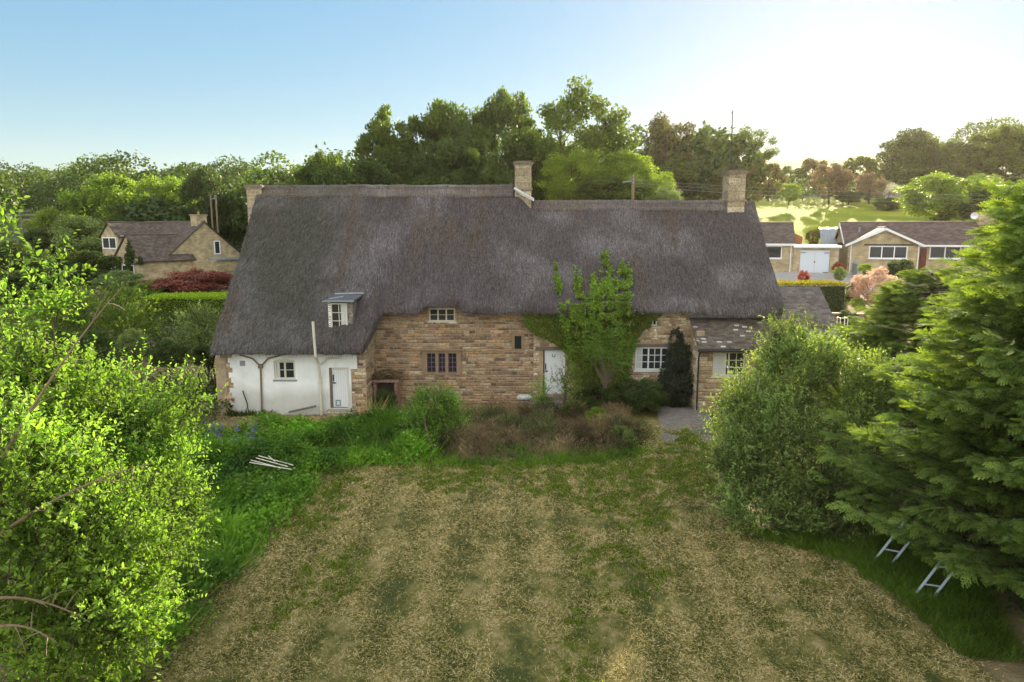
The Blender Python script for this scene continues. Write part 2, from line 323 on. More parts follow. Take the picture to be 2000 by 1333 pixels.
# bank to the left of the cottage, pale dry grass, and rough plants under the garden shrubs
P = scatter(r2, [(-26, 22), (-11.7, 24), (-11.7, 34), (-26, 42)], 30000)
blades(r2, P, .16, .02, .6, mb.m, 'rough_grass', 'pale rough grass left of the cottage gable')
def draped(name, poly, step, dz, mat, label=None):
    p = np.array(poly); (x0, y0), (x1, y1) = p.min(0), p.max(0)
    a, b, c2, d = [np.array(q) for q in poly]; nu = max(2, int(np.linalg.norm(b - a) / step)); nv = max(2, int(np.linalg.norm(d - a) / step))
    u = np.linspace(0, 1, nu)[:, None, None]; v = np.linspace(0, 1, nv)[None, :, None]
    Q = (a * (1 - u) + b * u) * (1 - v) + (d * (1 - u) + c2 * u) * v
    g = G(); g.grid(np.dstack([Q, terr(Q[..., 0], Q[..., 1]) + GN(Q[..., 0], Q[..., 1]) + dz])); return obj(name, g, mat, kind='structure', smooth=True)
pm = N('path_tarmac'); pm.col(pm.ramp(pm.noise(5, 6, None, .7), [(.3, (.11, .1, .09)), (.5, (.17, .155, .14)), (.7, (.27, .24, .2))])); pm.bump(pm.noise(40, 4), .5, .02)
draped('path', [Gp(1300, 885), Gp(1392, 885), Gp(1385, 792), Gp(1282, 795)], .15, .02, pm.m)
dm = N('driveway_gravel'); dm.col(dm.ramp(dm.noise(9, 6, None, .75), [(.3, (.22, .2, .19)), (.7, (.42, .4, .38))])); dm.bump(dm.noise(60, 3), .4, .02)
draped('driveway', [(14, 46.6), (31, 46.6), (31, 58.2), (14, 58.2)], .8, .12, dm.m)

# ------------------------------------------------------------------ cottage
def stones(g, O, U, u0, u1, z0, z1, holes, pal, seed, ch=(.08, .2), ln=(.16, .55), depth=.03, mask=None):
    r = R0(seed); O = np.array(O, float); U = np.array(U, float); Nn = np.array([U[1], -U[0], 0.]); z = z0; Vs = []; Cs = []
    while z < z1 - .03:
        h = min(r.uniform(*ch), z1 - z); u = u0 - r.uniform(0, .2)
        while u < u1:
            l = r.uniform(*ln) * (1.3 if h > .15 else 1); a = max(u, u0) + .008; b = min(u + l, u1) - .008; u += l
            if b - a < .04: continue
            segs = [(a, b)]
            for hx0, hx1, hz0, hz1 in holes:
                if z + h > hz0 + .02 and z < hz1 - .02:
                    ns = []
                    for (p, q) in segs:
                        if q <= hx0 or p >= hx1: ns.append((p, q)); continue
                        if p < hx0 - .04: ns.append((p, hx0))
                        if q > hx1 + .04: ns.append((hx1, q))
                    segs = ns
            for p, q in segs:
                zz0 = z + .007 + r.uniform(0, .008); zz1 = z + h - .007 - r.uniform(0, .008)
                if mask and not mask((p + q) / 2, (zz0 + zz1) / 2): continue
                d = depth * r.uniform(.4, 1.3); c = min(.02, (zz1 - zz0) * .25)
                j = lambda: r.uniform(-.006, .006)
                pts = [(p, zz0, -.05), (q, zz0, -.05), (q, zz1, -.05), (p, zz1, -.05), (p + j(), zz0 + j(), d - c), (q + j(), zz0 + j(), d - c), (q + j(), zz1 + j(), d - c), (p + j(), zz1 + j(), d - c),
                       (p + c, zz0 + c, d), (q - c, zz0 + c, d), (q - c, zz1 - c, d), (p + c, zz1 - c, d)]
                Vs.append([O + U * s_ + Nn * o + np.array([0, 0, t]) for s_, t, o in pts])
                k = pal[r.integers(len(pal))]; col = (np.array(k) * .85 + np.mean(k) * .11 * np.array([1.05, 1.0, .85])) * r.uniform(.75, 1.15); Cs.append(np.repeat(col[None], 12, 0))
        z += h
    if not Vs: return
    n = len(Vs); b = np.arange(n)[:, None, None] * 12
    f = np.array([[0, 1, 5, 4], [1, 2, 6, 5], [2, 3, 7, 6], [3, 0, 4, 7], [4, 5, 9, 8], [5, 6, 10, 9], [6, 7, 11, 10], [7, 4, 8, 11], [8, 9, 10, 11]])
    g.add(np.array(Vs).reshape(-1, 3), (b + f[None]).reshape(-1, 4), 0, np.vstack(Cs))
BROWN = [(.38, .25, .14), (.33, .21, .12), (.45, .31, .18), (.27, .17, .11), (.4, .29, .17), (.2, .14, .1), (.46, .28, .13), (.44, .35, .23), (.35, .26, .17)]
PALE = [(.62, .5, .33), (.58, .46, .29), (.68, .57, .41), (.5, .37, .22), (.62, .53, .38), (.44, .31, .18)]
def window(parent, x0, x1, z0, z1, Y, lights, rows, fcol='white', fw=.055, bar=.022, curtains=(), sill=None, name='window', sub=2):
    g = G(); d0, d1 = Y - .035, Y + .04
    g.box(x0, x0 + fw, d0, d1, z0, z1); g.box(x1 - fw, x1, d0, d1, z0, z1)
    g.box(x0 + fw, x1 - fw, d0, d1, z1 - fw, z1); g.box(x0 + fw, x1 - fw, d0, d1, z0, z0 + fw)
    wl = (x1 - x0 - fw) / lights
    for i in range(1, lights): g.box(x0 + fw / 2 + wl * i - fw / 2 + .001, x0 + fw / 2 + wl * i + fw / 2, d0 + .004, d1 - .004, z0 + fw, z1 - fw)
    for i in range(lights):
        a = x0 + fw + wl * i; b = a + wl - fw
        for k in range(1, rows): zz = z0 + fw + (z1 - z0 - 2 * fw) * k / rows; g.box(a, b, d0 + .012, d1 - .01, zz - bar / 2, zz + bar / 2)
        for k in range(1, sub): xx = a + (b - a) * k / sub; g.box(xx - bar / 2, xx + bar / 2, d0 + .014, d1 - .012, z0 + fw, z1 - fw)
    w_ = obj(name, g, MT[fcol], parent)
    obj('pane', G().box(x0 + .02, x1 - .02, Y + .012, Y + .02, z0 + .02, z1 - .02), MT['glass'], w_)
    for a, b in curtains:
        xs = np.linspace(a, b, 24); zs = np.array([z0 + fw, z1 - fw]); V = np.zeros((24, 2, 3)); V[..., 0] = xs[:, None]; V[..., 1] = Y + .006 - .012 * (np.sin(xs * 60) * .5 + .5)[:, None]; V[..., 2] = zs[None]
        obj('curtain', G().grid(V), MT['curtain'], w_)
    if sill: obj('sill', G().box(x0 - .06, x1 + .06, Y - .1, Y - .0355, z0 - .07, z0 - .002), MT[sill], w_)
    return w_
cot = thing('thatched_cottage', 'long thatched stone cottage with white rendered left wing and ivy on its front', 'cottage', (0, 28, 0))
def K(name, g, mats, parent=None, smooth=False, **k):       # part of the cottage given in world coordinates
    o = obj(name, g, mats, parent or cot, smooth, **k)
    if parent is None: o.location = (0, -28, 0)
    return o
mort = N('lime_mortar'); mort.col(mort.ramp(mort.noise(3, 5), [(.3, (.28, .2, .12)), (.7, (.48, .38, .26))])); mort.bump(mort.noise(60, 3), .6, .01)
MT['mortar'] = mort.m
YM, YW, YL, YB = 28.0, 26.2, 26.7, 35.4
XL, XR, XS, XWR = -11.4, 10.85, .9, -5.72
# openings (x0,x1,z0,z1)
uw = (-3.43, -2.35, 3.48, 4.03); mw = (-3.54, -2.31, 1.34, 2.15); sw = (.11, .39, 2.34, 2.88); dr = (1.3, 2.22, .38, 2.28); rw = (5.14, 6.78, 1.43, 2.40); iw = (5.66, 6.0, 3.3, 3.62)
gable_z = lambda y: 9.0 - 1.12 * abs(31.8 - y)
def wallbox(g, x0, x1, y0, y1, z0, z1, holes=()):           # wall core facing -Y with real openings
    xs = sorted({x0, x1, *[h[0] for h in holes], *[h[1] for h in holes]})
    for a, b in zip(xs[:-1], xs[1:]):
        z = z0
        for h in sorted([h for h in holes if h[0] <= a + 1e-6 and h[1] >= b - 1e-6], key=lambda q: q[2]):
            if h[2] > z: g.box(a, b, y0, y1, z, h[2])
            z = h[3]
        if z < z1: g.box(a, b, y0, y1, z, z1)
g = G(); wallbox(g, XWR, XS, YM, YM + .45, -.2, 4.2, [uw, mw, sw])
wl = K('wall', g, MT['mortar'], label='brown rubble stone front wall left of the door')
g = G(); stones(g, (0, YM, 0), (1, 0, 0), XWR + .02, XS, 0, 4.12, [(h[0] - .0, h[1], h[2], h[3]) for h in (uw, sw)] + [(-3.76, -2.1, 1.25, 2.3), (-.02, .52, 2.28, 2.98)], BROWN, 11, ch=(.07, .17), ln=(.12, .48))
obj('stonework', g, MT['stone_attr'], wl)
g = G(); wallbox(g, XS, XR, YM, YM + .45, -.2, 4.2, [dr, rw, iw])
wl = K('wall', g, MT['mortar'], label='paler cream and brown stone front wall around the door and right window')
g = G(); stones(g, (0, YM, 0), (1, 0, 0), XS, XR, 0, 4.12, [(dr[0] - .17, dr[1] + .12, 0, dr[3] + .02), (rw[0] - .02, rw[1] + .02, rw[2] - .06, rw[3] + .12), iw, (.98, 2.4, 2.27, 2.42)], PALE + PALE + BROWN[:3], 12, ch=(.08, .15), ln=(.15, .38))
obj('stonework', g, MT['stone_attr'], wl)
# gables and back wall
for s, x in ((-1, XL), (1, XR)):
    g = G(); poly = [(YM if s > 0 else YW, -.2), (YB, -.2), (YB, 4.6), (31.8, 8.3 if s < 0 else 7.6), (28.1, 4.15)] + ([(YW, 2.3)] if s < 0 else [])
    g.prism(poly, x - .2, x + .2, 'x'); gw = K('gable_wall', g, MT['mortar'])
    g = G()
    lim = lambda u, z, s=s: z < gable_z((YB - u) if s < 0 else (YM + u)) - .75
    if s < 0: stones(g, (x - .2, YB, 0), (0, -1, 0), 0, YB - YW, 0, 8, [], BROWN + PALE[:3], 21, mask=lim)
    else: stones(g, (x + .2, YM, 0), (0, 1, 0), 0, YB - YM, 0, 8, [], BROWN + PALE[:3], 22, mask=lim)
    obj('stonework', g, MT['stone_attr'], gw)
g = G(); g.box(XL, XR, YB - .4, YB, -.2, 4.3); K('back_wall', g, MT['mortar'])
# white wing
rm = N('white_render'); hz = rm.n('SeparateXYZ'); rm.L(rm.pos(), hz.inputs[0])
d = rm.math('ADD', hz.outputs[2], rm.math('MULTIPLY', rm.noise(1.1, 5), -1.5))
base = rm.ramp(rm.noise(2.2, 5), [(.3, (.72, .75, .72)), (.7, (.86, .88, .86))])
rc = rm.mix(base, (.42, .41, .35), rm.ramp(d, [(.0, .6), (.5, 0)])); st = rm.ramp(rm.noise(7, 5, rm.pos((1, 1, .12))), [(.52, 0), (.8, .25)])
rm.col(rm.mix(rc, (.45, .42, .34), st)); rm.bump(rm.noise(14, 4), .4, .02)
ww = (-9.3, -8.48, 1.43, 2.17); wd = (-7.16, -6.39, .28, 1.9)
g = G(); wallbox(g, XL + .2, XWR - .001, YW + .02, YW + .42, -.2, 2.75, [ww, wd]); wl = K('wing_wall', g, MT['mortar'])
g = G(); wallbox(g, -10.85, -6.3, YW - .02, YW + .0195, -.1, 2.7, [ww, wd]); g.box(-6.299, -6.05, YW - .02, YW + .0195, 1.85, 2.7)
for i in range(14): a = -10.85 - .08 - .16 * ((i * 7) % 3) / 2; g.box(a, -10.851, YW - .019, YW + .019, -.1 + i * .2, .1 + i * .2 - .012 * (i % 2))
obj('render_coat', g, rm.m, wl)
g = G(); stones(g, (0, YW + .02, 0), (1, 0, 0), XL, -10.88, 0, 2.6, [], PALE + BROWN, 31, ch=(.1, .18), ln=(.2, .4), depth=.02); obj('stonework', g, MT['stone_attr'], wl); g = G()
stones(g, (0, YW + .02, 0), (1, 0, 0), -6.3, XWR - .02, 0, 2.6, [(-6.3, -6.05, 1.85, 2.8)], BROWN + PALE, 32, ch=(.09, .16), ln=(.15, .35)); obj('stonework', g, MT['stone_attr'], wl)
g = G(); g.box(XWR - .4, XWR, YW + .421, YM, -.2, 3.6); wl2 = K('wing_side_wall', g, MT['mortar'])
g = G(); stones(g, (XWR, YW + .02, 0), (0, 1, 0), 0, 1.8, 0, 3.4, [], BROWN, 33); obj('stonework', g, MT['stone_attr'], wl2)
# thatch
XA = np.linspace(XL - .1, XR + .2, 300)
tw = ss(-5.75, -5.15, XA)
Ye = 25.72 * (1 - tw) + 27.5 * tw; Ze = 2.5 * (1 - tw) + 3.87 * tw
Ze = Ze + .26 * ss(-3.9, -3.5, XA) * (1 - ss(-2.3, -1.9, XA)) + .05 * np.sin(XA * 1.9) * tw + .07 * ss(4.6, 5.2, XA) * (1 - ss(6.6, 7.2, XA)) - .12 * ss(7, 8, XA)
Ye = Ye + .05 * np.sin(XA * 2.3)
Zr = 9.12 - .68 * ss(.15, 1.0, XA) + .05 * (fbm(XA * .5, XA * 0) - .5)
YR = 31.8
def profile(i):
    ye, ze, zr = Ye[i], Ze[i], Zr[i]; P = [(ye + .55, ze + .18), (ye + .25, ze + .02), (ye + .04, ze + .0), (ye - .03, ze + .1), (ye + .02, ze + .26), (ye + .14, ze + .42)]
    y0, z0 = P[-1]; k = 26
    for j in range(1, k): v = j / k; P.append((y0 + (YR - .12 - y0) * v, z0 + (zr - .06 - z0) * v - .12 * math.sin(v * math.pi) * (.4 + .6 * (1 - tw[i])) + .0))
    P.append((YR - .05, zr - .0)); P.append((YR + .05, zr)); yb = YB + .5; zb = 4.2
    for j in range(1, 13): v = j / 12; P.append((YR + .12 + (yb - YR - .12) * v, zr - .06 + (zb + .4 - zr) * v))
    P += [(yb + .05, zb + .15), (yb - .1, zb - .02), (yb - .6, zb + .15)]
    return P
PR = np.array([profile(i) for i in range(len(XA))])                      # (nx, k, 2)
Vt = np.zeros((len(XA), PR.shape[1], 3)); Vt[..., 0] = XA[:, None]; Vt[..., 1:] = PR
NS = 33
dz = (fbm(Vt[..., 0] * 1.0 + 3, Vt[..., 1] * 1.3, 3) - .5) * .16 + (fbm(Vt[..., 0] * 5, Vt[..., 1] * 2.2, 2) - .5) * .05
Vt[:, 4:-3, 2] += dz[:, 4:-3]; Vt[:, 4:32, 1] -= dz[:, 4:32] * .6
Vt[:, 1:5, 2] += (fbm(Vt[:, 1:5, 0] * 3.5, Vt[:, 1:5, 0] * 0, 3) - .5) * .09
def tcolor(x, y):
    a = fbm(x * .55 + 2, y * .8, 4)[..., None]; b = fbm(x * 1.7 + 8, y * .6 + 3, 3)[..., None]
    lf = (1 - ss(-9.5, -4.5, x))[..., None]
    c0 = np.array([.085, .074, .074]); c1 = np.array([.068, .066, .054]); c2 = np.array([.155, .142, .145]); c3 = np.array([.09, .072, .058])
    c = c0 * (1 - lf) + c1 * lf; c = c + (c2 - c) * np.clip((a - .48) * 3.2, 0, 1) * (1 - .5 * lf); c = c + (c3 - c) * np.clip((b - .55) * 4, 0, .8)
    return c
g = G(); g.grid(Vt[:, ::-1], col=tcolor(Vt[:, ::-1, 0], Vt[:, ::-1, 1]).reshape(-1, 3))
for i in (0, len(XA) - 1):                                               # solid gable ends
    cy, cz = PR[i][:, 0], PR[i][:, 1]; pts = [(XA[i], Vt[i, j, 1], Vt[i, j, 2]) for j in range(Vt.shape[1])]
    inn = [(XA[i], p[1] + (.3 if p[1] < YR - .3 else (-.3 if p[1] > YR + .3 else 0)), p[2] - .42 if 3 < j < Vt.shape[1] - 3 else p[2]) for j, p in enumerate(pts)]
    g.grid(np.stack([np.array(pts), np.array(inn)], 0), col=(.1, .09, .08))
nfix = g.n
# loose straw lying on the thatch along the slope
r = R0(9); n = 120000
fi = r.uniform(0, len(XA) - 1.001, n); fj = 3 + r.uniform(0, 28.9, n) ** 1.0
i0 = fi.astype(int); j0 = fj.astype(int); a = (fi - i0)[:, None]; b = (fj - j0)[:, None]
S = lambda i, j: Vt[i, j]
Pp = (S(i0, j0) * (1 - a) + S(i0 + 1, j0) * a) * (1 - b) + (S(i0, j0 + 1) * (1 - a) + S(i0 + 1, j0 + 1) * a) * b
dn = unit(S(i0, j0) - S(i0, j0 + 1)); du = unit(S(i0 + 1, j0) - S(i0, j0)); nn = unit(np.cross(dn, du)); nn = np.where(nn[:, 2:] < 0, -nn, nn)
skew = np.where(Pp[:, 0] < -7, -.35, 0) + r.normal(0, .22, n) + np.where(r.uniform(0, 1, n) < .06, r.normal(0, 1.2, n), 0)
D = unit(dn + du * skew[:, None] + nn * r.uniform(.0, .16, n)[:, None])
br = r.uniform(.45, 1.75, n)[:, None]
g.leaves(Pp - D * .05 + nn * .004, D, nn + .5 * rdir(r, n), r.uniform(.1, .32, n), r.uniform(.01, .022, n), 1., tcolor(Pp[:, 0], Pp[:, 1]) * br)
tm = N('thatch'); 
s1 = tm.ramp(tm.noise(1, 4, tm.pos((22, 3, 3)), .65), [(.3, .65), (.7, 1.3)]); s2 = tm.ramp(tm.noise(30, 3, tm.pos((1, .35, .35))), [(.3, .6), (.7, 1.4)])
tm.col(tm.mix(tm.mix(tm.attr('col'), s1, 1.0, 'MULTIPLY'), s2, .8, 'MULTIPLY')).rough(.95); tm.bump(tm.noise(1, 4, tm.pos((30, 4, 4))), .8, .03)
roof = K('thatched_roof', g, tm.m, smooth=False)
for p in roof.data.polygons[:300 * 48]: pass
# ridge caps with rods
def ridge(x0, x1, drop, seed):
    r = R0(seed); xs = np.linspace(x0, x1, int((x1 - x0) / .09)); zr = np.interp(xs, XA, Zr); f = lambda q: np.interp(xs, XA, Vt[:, q, 2])
    sl = 1.09; rows = []
    for t, up in ((drop + .02, -.02), (drop, .07), (drop * .6, .1), (drop * .25, .12), (.1, .12), (0, .13), (-.1, .12), (-drop * .5, .1), (-drop, .07), (-drop - .02, -.02)):
        rows.append(np.stack([xs, xs * 0 + YR - t * .7 + (0 if abs(t) < .05 else -np.sign(t) * up * .6), zr - abs(t) * .7 * sl + up + (fbm(xs * 3, xs * 0 + t * 3) - .5) * .05], -1))
    V = np.stack(rows, 1); g = G(); c = tcolor(V[..., 0], V[..., 1] + 3) * np.array([1.25, 1.25, 1.15]); g.grid(V[:, ::-1], col=c.reshape(-1, 3))
    n = int((x1 - x0) * 420); fi = r.uniform(0, len(xs) - 1.001, n).astype(int); jj = r.uniform(0, 4.99, n); j0 = jj.astype(int); a = (jj - j0)[:, None]
    Pp = V[fi, j0] * (1 - a) + V[fi, j0 + 1] * a; Pp[:, 0] += r.uniform(-.05, .05, n); dn = unit(V[fi, j0] - V[fi, j0 + 1]); D = unit(dn + rdir(r, n) * .2)
    g.leaves(Pp, D, np.array([0, -.7, .7]) + .5 * rdir(r, n), r.uniform(.08, .22, n), .014, 1., tcolor(Pp[:, 0], Pp[:, 1]) * r.uniform(.7, 2.1, n)[:, None])
    o = K('ridge_cap', g, tm.m)
    g = G()
    for t in (drop * .92, drop * .35):
        k = max(2, int((x1 - x0) / 1.1))
        for q in range(k):
            xx = np.linspace(x0 + (x1 - x0) * q / k, x0 + (x1 - x0) * (q + .93) / k, 6); z = np.interp(xx, XA, Zr)
            g.tube(np.stack([xx, 0 * xx + YR - t * .7 - .075, z - t * .7 * sl + .125 + r.uniform(-.02, .02, 6)], -1), .009, 5)
    obj('rod', g, MT['twig'], o)
ridge(XL - .08, .05, .62, 41); ridge(1.0, XR + .2, .5, 42)
# chimneys
def chimney(x, w_, d_, z0, z1, cap, band=None, slope=True):
    g = G(); stones(g, (0, YR - d_ / 2, 0), (1, 0, 0), x - w_ / 2, x + w_ / 2, z0, z1, [], [(.42, .35, .23), (.38, .31, .2), (.45, .39, .27)], int(x * 10) + 200, ch=(.28, .36), ln=(.4, .8), depth=.008)
    stones(g, (x + w_ / 2, YR - d_ / 2, 0), (0, 1, 0), 0, d_, z0, z1, [], [(.42, .35, .23), (.38, .31, .2)], int(x * 10) + 300, ch=(.28, .36), ln=(.4, .8), depth=.008)
    stones(g, (x - w_ / 2, YR + d_ / 2, 0), (0, -1, 0), 0, d_, z0, z1, [], [(.42, .35, .23), (.38, .31, .2)], int(x * 10) + 400, ch=(.28, .36), ln=(.4, .8), depth=.008)
    g.box(x - w_ / 2 + .01, x + w_ / 2 - .01, YR - d_ / 2 + .01, YR + d_ / 2 - .01, z0, z1 - .01, 0, (.33, .27, .18))
    o = K('chimney', g, MT['stone_attr'])
    g = G(); g.box(x - w_ / 2 - .09, x + w_ / 2 + .09, YR - d_ / 2 - .09, YR + d_ / 2 + .09, z1, z1 + .07, 0, (.2, .18, .14)); g.box(x - w_ / 2 - .05, x + w_ / 2 + .05, YR - d_ / 2 - .05, YR + d_ / 2 + .05, z1 - .07, z1 - .001, 0, (.3, .25, .17)); g.box(x - w_ / 2 + .02, x + w_ / 2 - .02, YR - d_ / 2 + .02, YR + d_ / 2 - .02, z1 + .071, z1 + .12, 0, (.16, .14, .1)); obj('cap', g, MT['stone_attr'], o)
    if band: g = G(); g.box(x - w_ / 2 - .06, x + w_ / 2 + .06, YR - d_ / 2 - .06, YR + d_ / 2 + .06, band, band + .07, 0, (.25, .22, .16)); obj('string_course', g, MT['stone_attr'], o)
    return o
ch1 = chimney(.5, .74, .8, 8.0, 10.15, 1, 9.0)
g = G(); V = np.array([[(.08, 31.3, 9.0), (.13, 31.3, 9.12)], [(.5, 31.15, 8.72), (.55, 31.15, 8.86)], [(.95, 31.2, 8.5), (1.0, 31.3, 8.6)], [(1.0, 31.7, 8.55), (.93, 31.7, 8.68)]]); g.grid(V); g.tube([(.1, 31.32, 9.06), (.5, 31.2, 8.82), (.95, 31.25, 8.58)], .06, 6); obj('flashing', g, MT['curtain'], ch1)
ch2 = chimney(10.1, .76, .9, 7.6, 9.75, 1, 8.5)
g = G(); g.tube([(9.92, YR, 9.6), (9.9, YR, 11.0), (9.86, YR, 12.45)], .022, 6); g.tube([(9.86, YR - .2, 12.43), (9.86, YR + .2, 12.43)], .015, 5)
for k in range(3): g.tube([(9.80 + .03 * k, YR - .15 + .1 * k, 12.38), (9.83 + .03 * k, YR - .15 + .1 * k, 12.5)], .01, 5)
g.tube([(9.9, YR - .52, 9.05), (9.62, YR - .5, 9.3), (9.6, YR - .3, 9.5)], .01, 5); obj('aerial', g, MT['dark'], ch2)
ch3 = chimney(-11.62, .66, .8, 6.2, 9.12, 1)
# dormer
dx0, dx1 = -7.07, -6.42
g = G(); g.box(dx0 - .09, dx0, 26.46, 27.6, 3.2, 4.45); g.box(dx1, dx1 + .22, 26.46, 27.6, 3.2, 4.45, 0, (.2, .18, .15)); g.box(dx0, dx1, 26.6, 27.6, 3.3, 4.45, 0, (.2, .18, .15)); dm_ = K('dormer', g, MT['stone_attr'])
g = G(); stones(g, (0, 26.46, 0), (1, 0, 0), dx0 - .09, dx0, 3.25, 4.42, [], [(.3, .27, .22), (.22, .2, .17)], 51, ch=(.07, .09), ln=(.2, .3), depth=.01); stones(g, (0, 26.46, 0), (1, 0, 0), dx1, dx1 + .22, 3.25, 4.42, [], [(.3, .27, .22), (.22, .2, .17)], 52, ch=(.07, .09), ln=(.2, .3), depth=.01); obj('stonework', g, MT['stone_attr'], dm_)
g = G(); g.add([(dx0 - .22, 26.25, 4.47), (dx1 + .3, 26.25, 4.47), (dx1 + .42, 27.5, 4.6), (dx0 - .08, 27.5, 4.6), (dx0 - .22, 26.25, 4.52), (dx1 + .3, 26.25, 4.52), (dx1 + .42, 27.5, 4.66), (dx0 - .08, 27.5, 4.66)], [[0, 3, 2, 1], [4, 5, 6, 7], [0, 1, 5, 4], [1, 2, 6, 5], [2, 3, 7, 6], [3, 0, 4, 7]])
g.tube([(dx0 - .05, 27.4, 4.68), (dx1 + .45, 27.45, 4.7)], .04, 6, 1); g.tube([(dx0 - .24, 26.23, 4.5), (dx1 + .32, 26.23, 4.5)], .03, 6, 1); g.tube([(dx0 - .05, 26.5, 4.56), (dx0 + .4, 26.9, 4.62)], .03, 5, 1)
obj('dormer_roof', g, [MT['lead_dark'], MT['lead']], dm_)
g = G(); g.add([(dx0 - .12, 26.44, 3.32), (dx1 + .2, 26.44, 3.32), (dx1 + .22, 26.2, 3.06), (dx0 - .16, 26.2, 3.06), (dx0 - .12, 26.44, 3.27), (dx1 + .2, 26.44, 3.27), (dx1 + .22, 26.2, 3.0), (dx0 - .16, 26.2, 3.0)], [[0, 3, 2, 1], [4, 5, 6, 7], [0, 1, 5, 4], [1, 2, 6, 5], [2, 3, 7, 6], [3, 0, 4, 7]]); obj('lead_apron', g, MT['lead'], dm_)
window(dm_, dx0, dx1, 3.33, 4.42, 26.46, 1, 3, 'cream', .06, .025, [(dx0 + .4, dx1 - .06)])
# cottage windows and doors
def KW(*a, **k):
    w_ = window(cot, *a, **k); w_.location = (0, -28, 0); return w_
KW(ww[0], ww[1], ww[2], ww[3], YW + .06, 2, 2, 'cream', .07, .022, [(ww[0] + .07, ww[0] + .2)], sill='lead', sub=1)
g = G(); xs = np.linspace(ww[0] - .03, ww[1] + .03, 9); arc = [(x, ww[3] + .09 * math.sin((x - xs[0]) / (xs[-1] - xs[0]) * math.pi)) for x in xs]; g.prism([(xs[0], ww[3] - .0)] + arc + [(xs[-1], ww[3] - .0)], YW - .045, YW + .1, 'y'); K('window_arch', g, MT['cream'])
KW(*uw, YM + .08, 3, 2, 'cream', .055, .02, [], sill='cream', sub=1)
KW(*rw, YM + .07, 3, 3, 'white', .06, .025, [(rw[0] + .06, rw[0] + .3), (rw[1] - .3, rw[1] - .06)], sill='white')
KW(*iw, YM + .05, 2, 1, 'white', .05, .02, [], sub=1)
# stone mullioned window
g = G(); x0, x1, z0, z1 = mw
g.box(x0 - .2, x0, YM - .05, YM + .2, z0 - .09, z1); g.box(x1, x1 + .2, YM - .05, YM + .2, z0 - .09, z1); g.box(x0 - .2, x1 + .2, YM - .05, YM + .2, z1, z1 + .16); g.box(x0, x1, YM - .05, YM + .2, z0 - .09, z0)
for k in (1, 2): xm = x0 + (x1 - x0) * k / 3; g.box(xm - .06, xm + .06, YM - .03, YM + .15, z0, z1)
g.box(x0 - .34, x1 + .34, YM - .13, YM - .051, z1 + .13, z1 + .2); g.box(x0 - .34, x0 - .26, YM - .13, YM - .03, z1 - .12, z1 + .129); g.box(x1 + .26, x1 + .34, YM - .13, YM - .03, z1 - .12, z1 + .129)
mo = K('mullioned_window', g, MT['dress']); obj('pane', G().box(x0, x1, YM + .09, YM + .1, z0, z1), MT['glass'], mo)
g = G()
for k in range(3):
    a = x0 + (x1 - x0) * k / 3 + (.06 if k else 0); b = x0 + (x1 - x0) * (k + 1) / 3 - (.06 if k < 2 else 0)
    for q in (a + .015, (a + b) / 2, b - .015): g.box(q - .012, q + .012, YM + .075, YM + .089, z0, z1)
    for zz in np.linspace(z0 + .015, z1 - .015, 5): g.box(a, b, YM + .0755, YM + .0885, zz - .01, zz + .01)
lm = plain('faded_purple_lead', (.2, .12, .17), .6); obj('lattice', g, lm, mo)
g = G(); x0, x1, z0, z1 = sw
g.box(x0 - .13, x0, YM - .04, YM + .2, z0 - .05, z1 + .1); g.box(x1, x1 + .13, YM - .04, YM + .2, z0 - .05, z1 + .1); g.box(x0, x1, YM - .04, YM + .2, z1, z1 + .1); g.box(x0, x1, YM - .04, YM + .2, z0 - .05, z0)
so_ = K('slit_window', g, MT['dress']); obj('pane', G().box(x0, x1, YM + .12, YM + .13, z0, z1), MT['glass'], so_)
def plankdoor(x0, x1, z0, z1, Y, npl, post, leftpost, lintel=None, flap=False, shoe=False):
    g = G(); wpl = (x1 - x0) / npl
    for i in range(npl): g.box(x0 + wpl * i + .004, x0 + wpl * (i + 1) - .004, Y - .02 - .003 * (i % 2), Y + .02, z0, z1)
    g.box(x0, x1, Y + .005, Y + .03, z0 + .01, z1 - .01)
    o = K('door', g, MT['white'])
    g = G(); g.box(x0 - .1, x0 - .002, Y - .07, Y + .1, z0 - .05, z1 + .06); obj('door_post', g, MT[leftpost], o)
    g = G(); g.box(x1 + .002, x1 + .07, Y - .05, Y + .1, z0 - .05, z1 + .06); g.box(x0 - .001, x1 + .001, Y - .05, Y + .1, z1 + .003, z1 + .06); obj('door_frame', g, MT[post], o)
    if lintel: K('lintel', G().box(*lintel), MT['oldwood'])
    g = G(); g.box(x0 + .03, x0 + .07, Y - .05, Y - .024, z0 + 1.05, z0 + 1.3); g.box(x0 + .02, x0 + .14, Y - .045, Y - .024, z0 + .95, z0 + 1.0); obj('handle', g, MT['dark'], o)
    if flap: g = G(); a, b = x0 + .1, x0 + .3; g.box(a, b, Y - .04, Y - .024, .36, .4); g.box(a, b, Y - .04, Y - .024, .56, .6); g.box(a, a + .04, Y - .04, Y - .024, .401, .559); g.box(b - .04, b, Y - .04, Y - .024, .401, .559); obj('cat_flap', g, MT['lead'], o)
    if shoe: a = np.linspace(-2.2, 2.2, 12) - math.pi / 2; obj('horseshoe', G().tube(np.stack([(x0 + x1) / 2 - .02 + .06 * np.cos(a), 0 * a + Y - .035, z1 - .2 + .07 * np.sin(a)], -1), .014, 5), MT['dark'], o)
plankdoor(wd[0] + .1, wd[1] - .08, wd[2] + .03, wd[3] - .08, YW + .06, 7, 'cream', 'oldwood', None, flap=True)
plankdoor(1.36, 2.16, .4, 2.25, YM + .1, 8, 'white', 'redwood', (.98, 2.38, YM - .06, YM + .2, 2.29, 2.41), shoe=True)
K('lintel', G().box(5.0, 6.95, YM - .05, YM + .1, 2.43, 2.54), MT['oldwood'])
